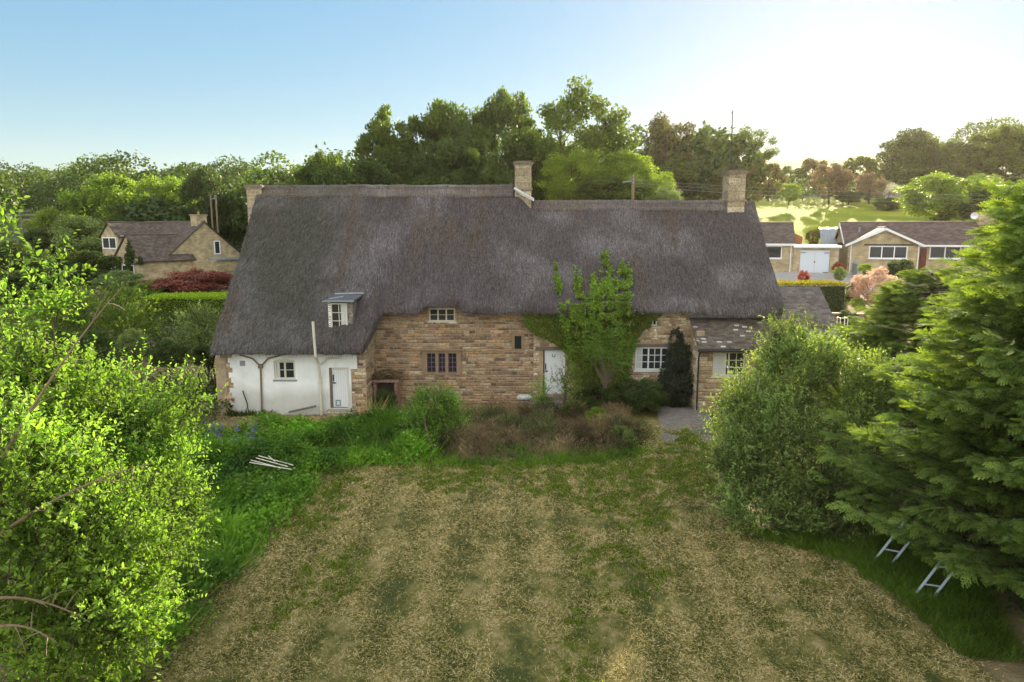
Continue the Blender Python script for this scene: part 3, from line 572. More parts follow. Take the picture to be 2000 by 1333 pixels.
g = G(); stones(g, (0, YW - .3, 0), (1, 0, 0), -7.25, -6.15, 0, .25, [], PALE, 61, ch=(.11, .13), depth=.01); g.box(-7.25, -6.15, YW - .3, YW - .021, -.1, .25, 0, (.33, .3, .25)); K('door_step', g, MT['stone_attr'])
g = G()
for i, (w_, y_, z_) in enumerate(((.6, .35, .36), (.75, .75, .22), (1.1, 1.25, .1))): g.box(1.76 - w_, 1.76 + w_, YM - y_, YM - .04 - .001 * i, -.1, z_, 0, (.2, .16, .15))
K('door_step', g, MT['stone_attr'])
# lean-to on the right
lw = (8.0, 9.28, 1.45, 2.44); LX0, LX1 = 7.42, 10.95
g = G(); wallbox(g, LX0, LX1, YL, YL + .35, -.2, 2.6, [lw]); g.box(LX0, LX0 + .3, YL + .351, YM - .001, -.2, 3.2); g.box(LX1 - .3, LX1, YL + .351, YM + .5, -.2, 3.2); lt = K('lean_to', g, MT['mortar'])
g = G(); stones(g, (0, YL, 0), (1, 0, 0), LX0, LX1, 0, 2.58, [(lw[0] - .02, lw[1] + .02, lw[2] - .04, lw[3] + .1)], PALE + BROWN[:5], 71, ch=(.1, .22)); obj('stonework', g, MT['stone_attr'], lt); g = G(); stones(g, (LX0, YM, 0), (0, -1, 0), 0, YM - YL, 0, 2.9, [], PALE, 72)
obj('stonework', g, MT['stone_attr'], lt)
def tiles(g, O, U, S, L, H, tw_, th_, seed, base, light=None, pl=0, thick=.018):   # tiled slope: U along the eaves, S up the slope
    r = R0(seed); O, U, S = map(lambda q: np.array(q, float), (O, U, S)); Nn = np.cross(U, S); nu = int(L / tw_) + 1; nv = int(H / th_)
    i, j = np.meshgrid(np.arange(nu), np.arange(nv), indexing='ij'); i = i.ravel(); j = j.ravel(); n = len(i)
    u0 = np.clip(i * tw_ - (j % 2) * tw_ / 2, 0, L); u1 = np.clip(u0 + tw_ - .006, 0, L); u1 = np.where((i == 0) & (j % 2 == 1), tw_ / 2, u1); v0 = j * th_; v1 = v0 + th_ * 1.25
    up = thick * (1 + r.uniform(-.25, .5, n)); pts = []
    for (u, v, o) in ((u0, v0, up), (u1, v0, up * 1.0), (u1, v1, up * .35), (u0, v1, up * .35), (u0, v0, up * 0 - .005), (u1, v0, up * 0 - .005)): pts.append(O + u[:, None] * U + v[:, None] * S + o[:, None] * Nn)
    V = np.stack(pts, 1).reshape(-1, 3); b = np.arange(n)[:, None, None] * 6; f = np.array([[0, 1, 2, 3], [4, 5, 1, 0]]); c = np.array(base) * r.uniform(.65, 1.3, (n, 1)) * (1 + r.uniform(-.08, .08, (n, 3)))
    if light is not None: mk = r.uniform(0, 1, n) < pl * (1 + 2 * (vnoise(i / 5., j / 4.) > .6)); c[mk] = np.array(light) * r.uniform(.8, 1.15, (mk.sum(), 1))
    g.add(V, (b + f[None]).reshape(-1, 4), 0, np.repeat(c, 6, 0))
def slope_roof(parent, x0, x1, y0, z0, y1, z1, seed, base, light=None, pl=0, tw_=.18, th_=.11, name='roof', K_=None):
    g = G(); S = np.array([0, y1 - y0, z1 - z0]); H = np.linalg.norm(S); S = S / H; tiles(g, (x0, y0, z0 + .03), (1, 0, 0), S, x1 - x0, H, tw_, th_, seed, base, light, pl)
    g.add([(x0, y0, z0), (x1, y0, z0), (x1, y1, z1), (x0, y1, z1), (x0, y0, z0 - .05), (x1, y0, z0 - .05), (x1, y1, z1 - .05), (x0, y1, z1 - .05)], [[3, 2, 1, 0][::-1], [4, 7, 6, 5], [0, 4, 5, 1], [1, 5, 6, 2], [3, 7, 4, 0]], 0, np.array(base) * .8)
    return obj(name, g, MT['tile'], parent)
MT['tile'] = attrmat('roof_tile', .8, 30, .3, .004)
TB = (.11, .085, .07)
lr = slope_roof(lt, LX0 - .08, LX1 + .12, YL - .22, 2.56, YM - .02, 3.68, 73, (.12, .1, .08), (.46, .45, .44), .035, .2, .085)
obj('ridge_flashing', G().box(LX0 - .09, LX1 + .13, YM - .12, YM - .022, 3.66, 3.78), MT['lead'], lt)
g = G(); g.tube([(LX0 - .1, YL - .28, 2.52), (LX1 + .12, YL - .28, 2.5)], .05, 8); g.tube([(LX0 - .02, YL - .28, 2.5), (LX0 - .02, YL - .1, 2.3), (LX0 - .02, YL - .1, .1)], .035, 7); obj('gutter', g, MT['dark'], lt)
window(lt, *lw, YL + .06, 2, 3, 'cream', .06, .022, [(lw[0] + .06, lw[0] + .55)], sill='cream', sub=2)
obj('lintel', G().box(7.85, 9.6, YL - .03, YL + .1, 2.46, 2.55), MT['oldwood'], lt)
# pipes and fittings on the white wing
g = G(); g.tube([(-7.5, YW - .12, 0), (-7.49, YW - .12, 1.5), (-7.48, YW - .3, 2.15), (-7.48, YW - .62, 2.45), (-7.5, YW - .64, 3.2), (-7.52, YW - .62, 3.8)], .05, 9); 
for z in (.2, 1.3): g.tube([(-7.5 + .002 * z, YW - (.12 if z < 2.6 else .3), z), (-7.5 + .002 * z, YW - (.12 if z < 2.6 else .3), z + .08)], .07, 9)
g.tube([(-7.45, YW - .12, 2.05), (-7.2, YW - .1, 2.28), (-6.7, YW - .08, 2.32)], .035, 7)
K('soil_pipe', g, MT['cream'])
g = G(); g.tube([(-9.85, YW - .08, .25), (-9.8, YW - .08, 1.9)], .035, 7); g.box(-9.88, -9.72, YW - .16, YW - .021, 1.9, 2.06); g.tube([(-9.86, YW - .08, 2.02), (-10.1, YW - .07, 2.28), (-10.6, YW - .06, 2.42)], .03, 7); g.tube([(-9.74, YW - .08, 2.02), (-9.5, YW - .07, 2.28), (-9.0, YW - .06, 2.4)], .03, 7); g.tube([(-9.85, YW - .08, .27), (-9.6, YW - .15, .14), (-9.1, YW - .2, .06)], .035, 7); K('drainpipe', g, MT['twig'])
g = G(); g.box(-10.62, -10.42, YW - .04, YW - .021, 1.98, 2.18); K('air_vent', g, MT['lead'])
g = G(); g.tube([(-10.55, YW - .1, 1.0), (-10.4, YW - .12, .5), (-10.35, YW - .14, .0)], .022, 6); K('cable', g, MT['dark'])
pl_ = obj('timber_plank', G().box(-.55, .55, -.05, .05, -.02, .02), MT['oldwood'], loc=(-8.2, 25.95, .3), label='weathered plank leaning along the foot of the white wall', cat='plank'); pl_.rotation_euler = (.3, -.22, 0)
# little brick stove / hearth recess with mossy top in the corner
g = G(); x0 = -5.65
g.box(x0, x0 + .12, 27.2, 27.97, 0, 1.1, 0, (.3, .2, .14)); g.box(x0 + .85, x0 + .97, 27.2, 27.97, 0, 1.1, 0, (.33, .2, .14)); g.box(x0 - .03, x0 + 1.05, 27.1, 27.96, 1.101, 1.2, 0, (.27, .18, .14)); g.box(x0 + .12, x0 + .85, 27.75, 27.95, 0, 1.1, 0, (.13, .1, .09))
bh = obj('brick_hearth', g, MT['stone_attr'], label='small brick lean-to recess with mossy top beside the white wing corner', cat='hearth')
r = R0(77); n = 2500; P = np.stack([r.uniform(x0 - .05, x0 + 1.1, n), r.uniform(27.15, 27.95, n), r.uniform(1.2, 1.35, n)], -1); P[:, 2] += .12 * np.sin((P[:, 0] - x0) * 2.8)
obj('moss', G().leaves(P, rdir(r, n), rdir(r, n), .12, .03, r.uniform(0, 1, n)), MT['dry'], bh)

# outbuilding behind the right gable
ob = thing('outbuilding', 'low stone outbuilding with dark tiled roof beyond the right gable of the cottage', 'outbuilding', (13, 36, .8))
def PO(name, g, mats, root, **k):
    o = obj(name, g, mats, root, **k); o.location = -root.location; return o
g = G(); g.box(11.4, 16.0, 33.8, 38.2, 0, 2.6, 0, (.36, .29, .2)); g.prism([(33.8, 2.6), (38.2, 2.6), (36, 4.1)], 11.4, 16.0, 'x', 0, (.36, .29, .2)); PO('wall', g, MT['stone_attr'], ob)
rf = slope_roof(ob, 10.9, 16.2, 33.6, 2.45, 36.0, 4.25, 81, (.13, .115, .11), None, 0, .25, .14); rf.location = -ob.location
rf = slope_roof(ob, 10.9, 16.2, 38.4, 2.45, 36.001, 4.25, 82, TB, None, 0, .25, .14); rf.location = -ob.location
xs = np.linspace(12.2, 16.25, 220); zz = .03 * np.sin(xs * 2 * np.pi / .15); V = np.stack([np.stack([xs, 0 * xs + 32.2, 1.62 + zz], -1), np.stack([xs, 0 * xs + 33.7, 2.42 + zz], -1)], 1)
PO('corrugated_roof', G().grid(V, col=(.16, .16, .18)).grid(V + np.array([0, 0, -.02])), MT['tile'], ob); g = G(); g.box(12.3, 16.1, 32.4, 33.7, 0, 1.6, 0, (.25, .2, .15)); PO('annexe', g, MT['stone_attr'], ob)

# ------------------------------------------------------------------ trees
def curve(a, b, bend, k=6):
    t = np.linspace(0, 1, k)[:, None]; a = np.array(a, float); b = np.array(b, float); return a + (b - a) * t + np.array(bend) * (t * (1 - t) * 4)
def treeproto(seed, H, R, leaf, nl, ncl=70, base=.22, shape='round', gap=.0, trunks=1, tr=.16, cr=(.16, .3), flat=.7, branches=True):
    """crown and trunk meshes of one tree kind: clumps of leaves on the ends of limbs"""
    r = R0(seed); d = rdir(r, ncl); rr = r.uniform(.25, 1, ncl) ** .45
    c = d * rr[:, None]
    if shape == 'cone': wz = np.clip(1.05 - (c[:, 2] + 1) / 2, .1, 1)
    elif shape == 'tall': wz = np.clip(.75 + .35 * np.cos(c[:, 2] * 1.6), .3, 1)
    elif shape == 'spread': wz = 1 - .35 * np.clip(-c[:, 2], 0, 1)
    else: wz = np.ones(ncl)
    zc_ = H * (base + (1 - base) / 2); hz = H * (1 - base) / 2
    lump = 1 + .22 * (vnoise(np.arctan2(c[:, 1], c[:, 0]) * 1.7 + seed, c[:, 2] * 2 + seed) - .5) * 2
    Cc = np.stack([c[:, 0] * wz * (R * .86) * lump, c[:, 1] * wz * (R * .86) * lump, zc_ + c[:, 2] * (hz * .9)], -1)
    rad_ = R * r.uniform(cr[0], cr[1], ncl)
    g = G(); wts = rad_ ** 2; wts /= wts.sum(); k = r.choice(ncl, nl, p=wts)
    dd = rdir(r, nl); q = r.uniform(0, 1, nl) ** .4
    off = dd * (q * rad_[k])[:, None] * np.array([1, 1, flat]); P = Cc[k] + off
    if gap: keep = vnoise(P[:, 0] * 1.1 / leaf * .35 + 7, P[:, 2] * 1.1 / leaf * .35 + P[:, 1] * .7) > gap; P = P[keep]; k = k[keep]; dd = dd[keep]
    n = len(P); crnd = r.uniform(0, 1, ncl)
    out = unit(P - np.array([0, 0, zc_])); nn = unit(out * .5 + np.array([0, 0, .5]) + rdir(r, n) * .9); D = unit(rdir(r, n) + out * .4 - np.array([0, 0, .25]))
    g.leaves(P, D, nn, leaf * r.uniform(.6, 1.3, n), leaf * r.uniform(.45, .85, n), np.clip(crnd[k] * .6 + r.uniform(0, .4, n), 0, 1), (np.array([1., 1, 1]) * r.uniform(.75, 1.2, n)[:, None]))
    crown = g
    t = G()
    for q in range(trunks):
        a = q * 2.4; e = np.array([math.cos(a), math.sin(a), 0]) * (R * .28 if trunks > 1 else .02 * R)
        top = np.array([e[0] * 1.4, e[1] * 1.4, H * .78]); t.tube(curve((e[0] * .3, e[1] * .3, -.3), top, rdir(r, 1)[0] * R * .07, 9), np.linspace(tr, tr * .22, 9), 8)
        if branches:
            for i in r.choice(ncl, min(ncl, 26 // trunks + 4), False):
                z0 = np.clip(Cc[i, 2] - np.hypot(*Cc[i, :2]) * .75, H * .12, H * .7); f = z0 / (H * .78)
                s0 = np.array([e[0] * (.3 + 1.1 * f), e[1] * (.3 + 1.1 * f), z0]); t.tube(curve(s0, Cc[i], rdir(r, 1)[0] * R * .06, 6), np.linspace(tr * .36 * (1 - f * .5), .012 + tr * .04, 6), 5)
    return crown, t
PROTO = {}
MT['leaf_far'] = leafmat('leaf_far', (.03, .055, .015), (.10, .15, .03), .3)
MT['leaf_bush'] = leafmat('leaf_bush', (.06, .125, .04), (.26, .38, .11), .38, (1.35, 1.3, .5))
MT['leaf_haw'] = leafmat('leaf_haw', (.12, .1, .06), (.32, .25, .17), .35, (1.2, 1.05, .7))
def mkproto(key, mat, **k):
    c, t = treeproto(**k); PROTO[key] = (c.mesh('crown', [MT[mat]]), t.mesh('trunk', [MT['bark']], True), k['H'], k['R'])
mkproto('wood_a', 'leaf_wood', seed=101, H=14, R=6, leaf=.34, nl=40000, ncl=120, gap=.3, cr=(.1, .24))
mkproto('wood_b', 'leaf_wood', seed=102, H=14, R=6, leaf=.34, nl=34000, ncl=100, gap=.38, shape='spread', base=.28, cr=(.1, .22))
mkproto('airy', 'leaf_wood', seed=103, H=16, R=6.5, leaf=.3, nl=32000, ncl=110, gap=.3, shape='spread', base=.2, trunks=2, tr=.3, cr=(.1, .22))
mkproto('dark_a', 'leaf_dark', seed=104, H=13, R=6, leaf=.36, nl=36000, ncl=120, gap=.22, base=.08, cr=(.1, .24))
mkproto('dark_b', 'leaf_dark', seed=105, H=13, R=6, leaf=.36, nl=26000, ncl=80, gap=.2, base=.12, shape='tall')
mkproto('lime_a', 'leaf_lime', seed=106, H=10, R=5, leaf=.32, nl=22000, ncl=90, gap=.22, base=.12)
mkproto('lime_b', 'leaf_lime', seed=107, H=10, R=5, leaf=.28, nl=20000, ncl=80, gap=.28, base=.1, shape='spread')
mkproto('rust', 'leaf_rust', seed=108, H=7, R=3.6, leaf=.22, nl=16000, ncl=80, gap=.22, base=.1, cr=(.12, .24))
mkproto('grey', 'leaf_grey', seed=109, H=7, R=4, leaf=.24, nl=18000, ncl=80, gap=.15, base=.05)
mkproto('pink', 'leaf_pink', seed=110, H=4, R=3, leaf=.16, nl=14000, ncl=90, gap=.1, base=.12, cr=(.12, .24), flat=.5)
mkproto('white', 'leaf_white', seed=111, H=4, R=3, leaf=.16, nl=9000, ncl=60, gap=.2, base=.05, cr=(.12, .24))
mkproto('shrub_g', 'leaf_lime', seed=112, H=2.6, R=1.8, leaf=.13, nl=16000, ncl=90, gap=.15, base=.0, tr=.05, trunks=3, cr=(.14, .26))
mkproto('shrub_d', 'leaf_dark', seed=113, H=2.6, R=1.8, leaf=.12, nl=14000, ncl=90, gap=.1, base=.0, tr=.05, trunks=3, cr=(.14, .26))
mkproto('shrub_y', 'leaf_grey', seed=114, H=2.6, R=1.8, leaf=.11, nl=15000, ncl=90, gap=.1, base=.0, tr=.05, trunks=3, cr=(.14, .26))
mkproto('shrub_r', 'leaf_red', seed=115, H=1.6, R=1, leaf=.1, nl=5000, ncl=50, base=.0, tr=.03, trunks=3)
MT['leaf_copper'] = leafmat('leaf_copper', (.16, .05, .04), (.3, .12, .09), .3, (1.3, .9, .8))
mkproto('hawthorn', 'leaf_haw', seed=118, H=7, R=3.6, leaf=.24, nl=17000, ncl=80, gap=.2, base=.1, cr=(.12, .24))
mkproto('shrub_m', 'leaf_copper', seed=116, H=2.6, R=1.8, leaf=.12, nl=14000, ncl=90, base=.0, tr=.05, trunks=3, cr=(.14, .26))
RT = R0(321)
def plant(key, name, cat, label, X, Y, H, Rx, Ry=None, group=None, sink=0., z=None):
    cm, tm_, h, r_ = PROTO[key]; z0 = (float(terr(X, Y)) if z is None else z) - sink
    o = thing(name, label, cat, (X, Y, z0), float(RT.uniform(0, 6.28)), group)
    small = cat in ('shrub', 'plant', 'hedge')
    a = obj('foliage' if small else 'crown', cm, parent=o); b = obj('stem' if small else 'trunk', tm_, parent=o)
    o.scale = (Rx / r_, (Ry or Rx) / r_, H / h); return o
def tree_at(key, px, topy, wpx, Y, label, name='tree', cat='tree', group=None, basepx=None, sink=0.):
    X, _, zt = Wp(px, topy, Y); Rx = wpx / 2 / F * Y * .97; z0 = float(terr(X, Y)) if basepx is None else Wp(px, basepx, Y)[2]
    return plant(key, name, cat, label, X, Y, max(zt - z0, 1) * 1.0, Rx, Rx, group, sink, z=z0)
GW = 'trees of the wood behind the cottage'
for k, px, ty, wd_, Y, lb in [
    ('dark_a', 540, 338, 90, 84, 'lowest dark tree at the left foot of the wood behind the cottage'),
    ('wood_a', 630, 285, 150, 78, 'small green tree at the left end of the wood, left of the airy domed tree'),
    ('wood_b', 755, 203, 190, 76, 'airy domed tree with sky showing through its middle, left part of the wood'),
    ('wood_a', 868, 182, 180, 80, 'dense green tree between the airy domed tree and the dark tree in the wood'),
    ('dark_a', 900, 235, 190, 70, 'broad dark tree low in the wood directly behind the cottage ridge'),
    ('wood_a', 985, 162, 175, 82, 'tall dark tree left of the great forked tree in the wood'),
    ('dark_b', 1010, 240, 170, 68, 'dark tree standing right behind the middle chimney'),
    ('airy', 1140, 140, 265, 66, 'great forked tree with open crown, the tallest in the wood'),
    ('dark_a', 700, 290, 200, 70, 'bushy tree filling the wood low behind the left ridge'),
    ('dark_a', 1110, 265, 150, 76, 'dark bushy tree behind the great forked tree'),
    ('rust', 1300, 216, 150, 92, 'brownish domed tree right of the great forked tree'),
    ('wood_b', 1385, 240, 130, 95, 'small yellowish tree between the brownish domed tree and the right chimney'),
    ('airy', 1460, 236, 130, 94, 'open-crowned tree standing right behind the tall aerial on the right chimney'),
    ('dark_b', 1330, 300, 170, 88, 'shadowed dark tree below the brownish domed tree'),
    ('rust', 1430, 310, 130, 88, 'shadowed brown tree below the open-crowned tree by the aerial')]:
    tree_at(k, px, ty, wd_, Y, lb, group=GW, sink=.5)
for k, px, ty, wd_, Y, lb, bp in [
    ('lime_b', 1115, 285, 150, 60, 'sunlit yellow-green bushy tree behind the ridge below the great forked tree', 430),
    ('lime_a', 1215, 292, 150, 62, 'sunlit yellow-green tree beside the wooden pole behind the ridge', 430),
    ('lime_b', 1280, 330, 90, 60, 'small yellow-green tree right of the wooden pole behind the ridge', 425),
    ('grey', 1300, 368, 70, 58, 'low grey-green bush at the field edge right of the wooden pole', 410),
    ('wood_a', 1190, 340, 150, 57, 'shaded green bushy tree just left of the wooden pole', 430)]:
    tree_at(k, px, ty, wd_, Y, lb, group=GW, basepx=bp)
GH = 'trees on the hillside at the right'
for k, px, ty, wd_, Y, lb, bp in [
    ('rust', 1505, 318, 70, 96, 'low brown thicket tree right of the right chimney', 390),
    ('lime_b', 1543, 355, 50, 100, 'small bright thorn tree at the left edge of the hillside trees', 400),
    ('rust', 1588, 308, 75, 140, 'dark brown round tree on the skyline at the left of the hillside', 395),
    ('hawthorn', 1625, 316, 85, 104, 'large pinkish hawthorn in blossom at the top of the field', 396),
    ('hawthorn', 1702, 336, 62, 106, 'smaller rounded pinkish hawthorn right of the large one', 398),
    ('wood_b', 1545, 325, 90, 135, 'small hazy tree on the skyline right of the tall aerial chimney', 395),
    ('wood_a', 1683, 303, 90, 130, 'green tree on the skyline between the two hawthorns', 390),
    ('dark_b', 1778, 252, 125, 130, 'tallest dark tree on the right skyline', 400),
    ('wood_b', 1840, 290, 80, 132, 'small green tree between the tallest dark tree and the lit ones', 400),
    ('dark_a', 1880, 268, 130, 128, 'broad dark tree on the right skyline beside the tallest one', 400),
    ('wood_a', 1975, 240, 150, 120, 'high tree at the far right edge of the skyline', 400),
    ('dark_a', 1830, 320, 180, 118, 'shadowed tree low on the hillside behind the bright lime tree', 410),
    ('white', 1748, 357, 45, 100, 'small white blossoming tree left of the bright lime tree', 410),
    ('dark_a', 1735, 385, 60, 98, 'dark bush under the white blossoming tree', 415),
    ('dark_a', 1660, 372, 60, 103, 'dark bush between the pinkish hawthorns at the field top', 400),
    ('lime_a', 1848, 336, 190, 82, 'bright yellow-green broad tree behind the bungalow roof', 450),
    ('grey', 1935, 338, 100, 88, 'grey-green tree right of the bright yellow-green broad tree', 440),
    ('dark_a', 1960, 360, 160, 76, 'dark tree behind the tops of the conifers at the right edge', 460)]:
    tree_at(k, px, ty, wd_, Y, lb, group=GH, basepx=bp)
# nearer garden trees round the left house
GL = 'trees around the house at the left'
for k, px, ty, wd_, Y, lb, bp in [
    ('lime_a', 205, 334, 170, 98, 'sunlit green tree high behind the house at the left', 500),
    ('lime_b', 318, 330, 130, 96, 'sunlit green tree behind the roof of the house at the left', 500),
    ('dark_b', 395, 326, 115, 94, 'dark green tree behind the utility pole by the house', 500),
    ('dark_a', 300, 385, 160, 92, 'shaded tree right behind the house roof', 500),
    ('dark_a', 452, 385, 90, 97, 'dark greyish tree between the house gable and the cottage thatch', 520),
    ('grey', 165, 420, 150, 88, 'grey shaded tree left of the house', 530),
    ('lime_a', 108, 402, 110, 90, 'bright topped tree left of the grey shaded tree', 520),
    ('dark_a', 95, 440, 120, 86, 'dark tree behind the left foreground leaves', 540),
    ('dark_a', 170, 485, 130, 66, 'dark rounded evergreen in front of the left house', 570),
    ('dark_b', 20, 470, 160, 62, 'shadowed dark tree at the left edge of the garden', 590),
    ('dark_a', 60, 520, 160, 52, 'dark bushy tree behind the shrubs at the left edge', 610)]:
    tree_at(k, px, ty, wd_, Y, lb, group=GL, basepx=bp)
# garden shrubs left of the cottage
for k, px, ty, wd_, Y, lb, nm, bp in [
    ('shrub_y', 235, 527, 110, 58, 'grey-green lilac bush below the left house windows', 'lilac', 575),
    ('shrub_m', 385, 522, 170, 52, 'long copper-red bush beside the left house', 'copper_bush', 585),
    ('shrub_m', 310, 542, 70, 51, 'small copper-red bush at the left end of the long one', 'copper_bush', 583),
    ('shrub_g', 290, 550, 70, 50, 'low green bush left of the clipped hedge', 'shrub', 590),
    ('shrub_y', 255, 640, 60, 28, 'small pale bush in front of the large yellow-green shrub', 'shrub', 700),
    ('shrub_d', 130, 640, 220, 24, 'dark shrub in shade behind the left foreground tree', 'shrub', 770),
    ('shrub_d', 330, 665, 90, 27, 'dark low shrub left of the rounded pale shrub', 'shrub', 720),
    ('shrub_d', 410, 690, 80, 30, 'low dark green bush under the rounded pale shrub', 'shrub', 716)]:
    tree_at(k, px, ty, wd_, Y, lb, nm, 'shrub', None, bp)
# plants against the cottage
for k, px, ty, wd_, Y, lb, nm, bp in [
    ('shrub_d', 752, 768, 60, 26.6, 'low dark bush in front of the brick recess', 'shrub', 806),
    ('shrub_d', 1250, 738, 130, 26.6, 'dark green bushes below the right cottage window', 'shrub', 800),
    ('shrub_d', 1165, 745, 110, 26.9, 'dark green bush behind the slender sapling at the ivy foot', 'shrub', 800),
    ('shrub_g', 1165, 795, 60, 24.4, 'low bright green bush at the sapling foot', 'shrub', 860),
    ('shrub_y', 1215, 830, 80, 22.4, 'grey-green bush at the right end of the dead brambles', 'shrub', 895),
    ]:
    tree_at(k, px, ty, wd_, Y, lb, nm, 'shrub', None, bp)
r = R0(55)
def cloud(r, n, ctr, rad3, leaf, gap=.2, fold=0, up=.4, hollow=.35):
    d = rdir(r, n) * (r.uniform(hollow, 1, n) ** .5)[:, None]; P = np.array(ctr) + d * np.array(rad3) * (1 + .25 * (vnoise(d[:, 0] * 3 + 5, d[:, 2] * 3 + d[:, 1] * 2) - .5))[:, None]
    k = vnoise(P[:, 0] / leaf * .3, P[:, 2] / leaf * .3 + P[:, 1] * 2) > gap; return P[k]
# dark climbing shrub beside the lean-to
P = np.vstack([cloud(r, 5000, (6.8, 27.5, .9), (.85, .5, 1.0), .1, .2), cloud(r, 3200, (6.85, 27.6, 1.9), (.6, .35, .8), .1, .25), cloud(r, 700, (6.75, 27.75, 2.75), (.3, .2, .5), .1, .3), cloud(r, 900, (6.2, 27.4, .6), (.4, .3, .6), .1, .3)]); o = thing('dark_shrub', 'blackish green bushy shrub against the wall between the right window and the lean-to', 'shrub', (6.75, 27.55, 0))
def PR_(name, g, mats, root, **k):
    ob_ = obj(name, g, mats, root, **k); ob_.location = -root.location; return ob_
MT['leaf_black'] = leafmat('leaf_black', (.02, .03, .024), (.05, .065, .045), .15)
n = len(P); PR_('foliage', G().leaves(P, rdir(r, n), rdir(r, n), .11, .06, r.uniform(0, 1, n)), MT['leaf_black'], o); PR_('stem', G().tube([(6.75, 27.6, 0), (6.8, 27.7, 1.3), (6.75, 27.8, 2.6)], .05, 6), MT['bark'], o)
# slender sapling in front of the ivy
sx, sy = Gp(1178, 805); o = thing('sapling', 'slender pale-stemmed sapling with feathery leaves in front of the ivy', 'tree', (sx, sy, 0)); g = G(); lg = G(); tips = []
g.tube(curve((sx, sy, -.1), (sx + .1, sy, 1.6), (-.1, 0, 0), 7), np.linspace(.035, .025, 7), 7)
for k in range(26):
    z0 = r.uniform(.8, 1.7); a = r.uniform(0, 6.28); L = r.uniform(.5, 1.0); z1 = r.uniform(1.2, 3.3); e = np.array([sx + .1 + math.cos(a) * L * .75, sy + math.sin(a) * L * .6, z1]); g.tube(curve((sx + .07, sy, z0), e, (0, 0, -.1), 5), np.linspace(.016, .005, 5), 5); tips.append(e)
tips = np.array(tips); k = r.integers(len(tips), size=260); b = tips[k] + r.normal(0, .13, (260, 3)); D = unit(rdir(r, 260) * np.array([1, 1, .5]) + np.array([0, 0, -.1])); t = np.tile(np.linspace(.15, 1, 9), 260)
BB = np.repeat(b, 9, 0) + np.repeat(D, 9, 0) * (t * .28)[:, None] ; DD = unit(np.repeat(D, 9, 0) * .5 + np.cross(np.repeat(D, 9, 0), [0, 0, 1.]) * np.where(np.arange(len(BB)) % 2, 1, -1)[:, None])
lg.leaves(BB, DD, np.array([0, 0, 1.]) + .5 * rdir(r, len(BB)), .1, .04, r.uniform(0, 1, len(BB))); PR_('crown', lg, MT['leaf_ivy'], o); PR_('trunk', g, MT['twig'], o)
# ivy over wall and roof
def roofpt(x, v): # v 0 eaves .. 1 ridge
    i = np.interp(x, XA, np.arange(len(XA))); i0 = np.clip(i.astype(int), 0, len(XA) - 2); a = (i - i0)[:, None]; j = 5 + v * 26; j0 = j.astype(int); b = (j - j0)[:, None]
    return (Vt[i0, j0] * (1 - a) + Vt[i0 + 1, j0] * a) * (1 - b) + (Vt[i0, j0 + 1] * (1 - a) + Vt[i0 + 1, j0 + 1] * a) * b
WALLIVY = [(1022, 612), (1290, 605), (1283, 632), (1255, 640), (1240, 665), (1232, 700), (1222, 745), (1200, 790), (1140, 795), (1128, 740), (1118, 700), (1102, 683), (1080, 664), (1045, 650), (1028, 635)]
WI = [(Wp(a, b, 28)[0], Wp(a, b, 28)[2]) for a, b in WALLIVY]
Q = scatter(r, WI, 26000); Q = Q[~((Q[:, 0] > iw[0] + .03) & (Q[:, 0] < iw[1]) & (Q[:, 1] > iw[2]) & (Q[:, 1] < iw[3])) & ~((Q[:, 0] < 2.2) & (Q[:, 0] > 1.3) & (Q[:, 1] < 2.25))]
Q = Q[fbm(Q[:, 0] * 3, Q[:, 1] * 3) > .3]
P = np.stack([Q[:, 0], 27.9 - r.uniform(0, .28, len(Q)) * (.5 + fbm(Q[:, 0] * 1.5, Q[:, 1] * 1.5)), Q[:, 1]], -1)
iv = thing('ivy', 'green ivy climbing from the ground over the cottage wall and up onto the thatch', 'ivy', (4, 27.8, 0))
n = len(P); br = (.55 + .5 * fbm(Q[:, 0] * 1.2, Q[:, 1] * 1.2)) * r.uniform(.6, 1.2, n); g = G(); drk = (fbm(Q[:, 0] * .9 + 4, Q[:, 1] * .9) > .48) & (r.uniform(0, 1, n) < .5)
cc = br[:, None] * np.where(drk[:, None], np.array([1.5, .85, .9]), 1.); g.leaves(P, unit(rdir(r, n) * .7 + np.array([0, -.2, -.8])), np.array([0, -1, .5]) + .7 * rdir(r, n), .11, .085, r.uniform(0, 1, n), cc)
STR = [([(1128, 745), (1116, 690), (1108, 640), (1102, 600), (1092, 560), (1084, 512)], 13, 3000), ([(1152, 790), (1150, 700), (1142, 640), (1136, 600), (1130, 560), (1126, 512)], 18, 4200), ([(1190, 790), (1186, 700), (1182, 640), (1184, 590), (1186, 545), (1181, 476)], 22, 7500),
       ([(1205, 700), (1206, 640), (1210, 580), (1214, 540), (1217, 498)], 16, 4200), ([(1160, 700), (1166, 640), (1163, 590), (1158, 538)], 15, 3200), ([(1222, 640), (1222, 590), (1226, 550), (1229, 508)], 9, 1800), ([(1176, 640), (1190, 560)], 34, 3600)]
QQ = []
for line, wpx, nn_ in STR:
    t = r.uniform(0, 1, nn_) ** .85; ln_ = np.array(line, float); u = np.linspace(0, 1, len(ln_)); cx = np.interp(t, u, ln_[:, 0]); cy = np.interp(t, u, ln_[:, 1]); tap = np.where(t > .4, 1 - (t - .4) / .6 * .8, 1) if len(line) > 2 else 1
    QQ.append(np.stack([cx + r.normal(0, 1, nn_) * wpx * .45 * tap * (.6 + fbm(cy * .08, cx * .01 + 3)), cy + r.normal(0, 3, nn_)], -1))
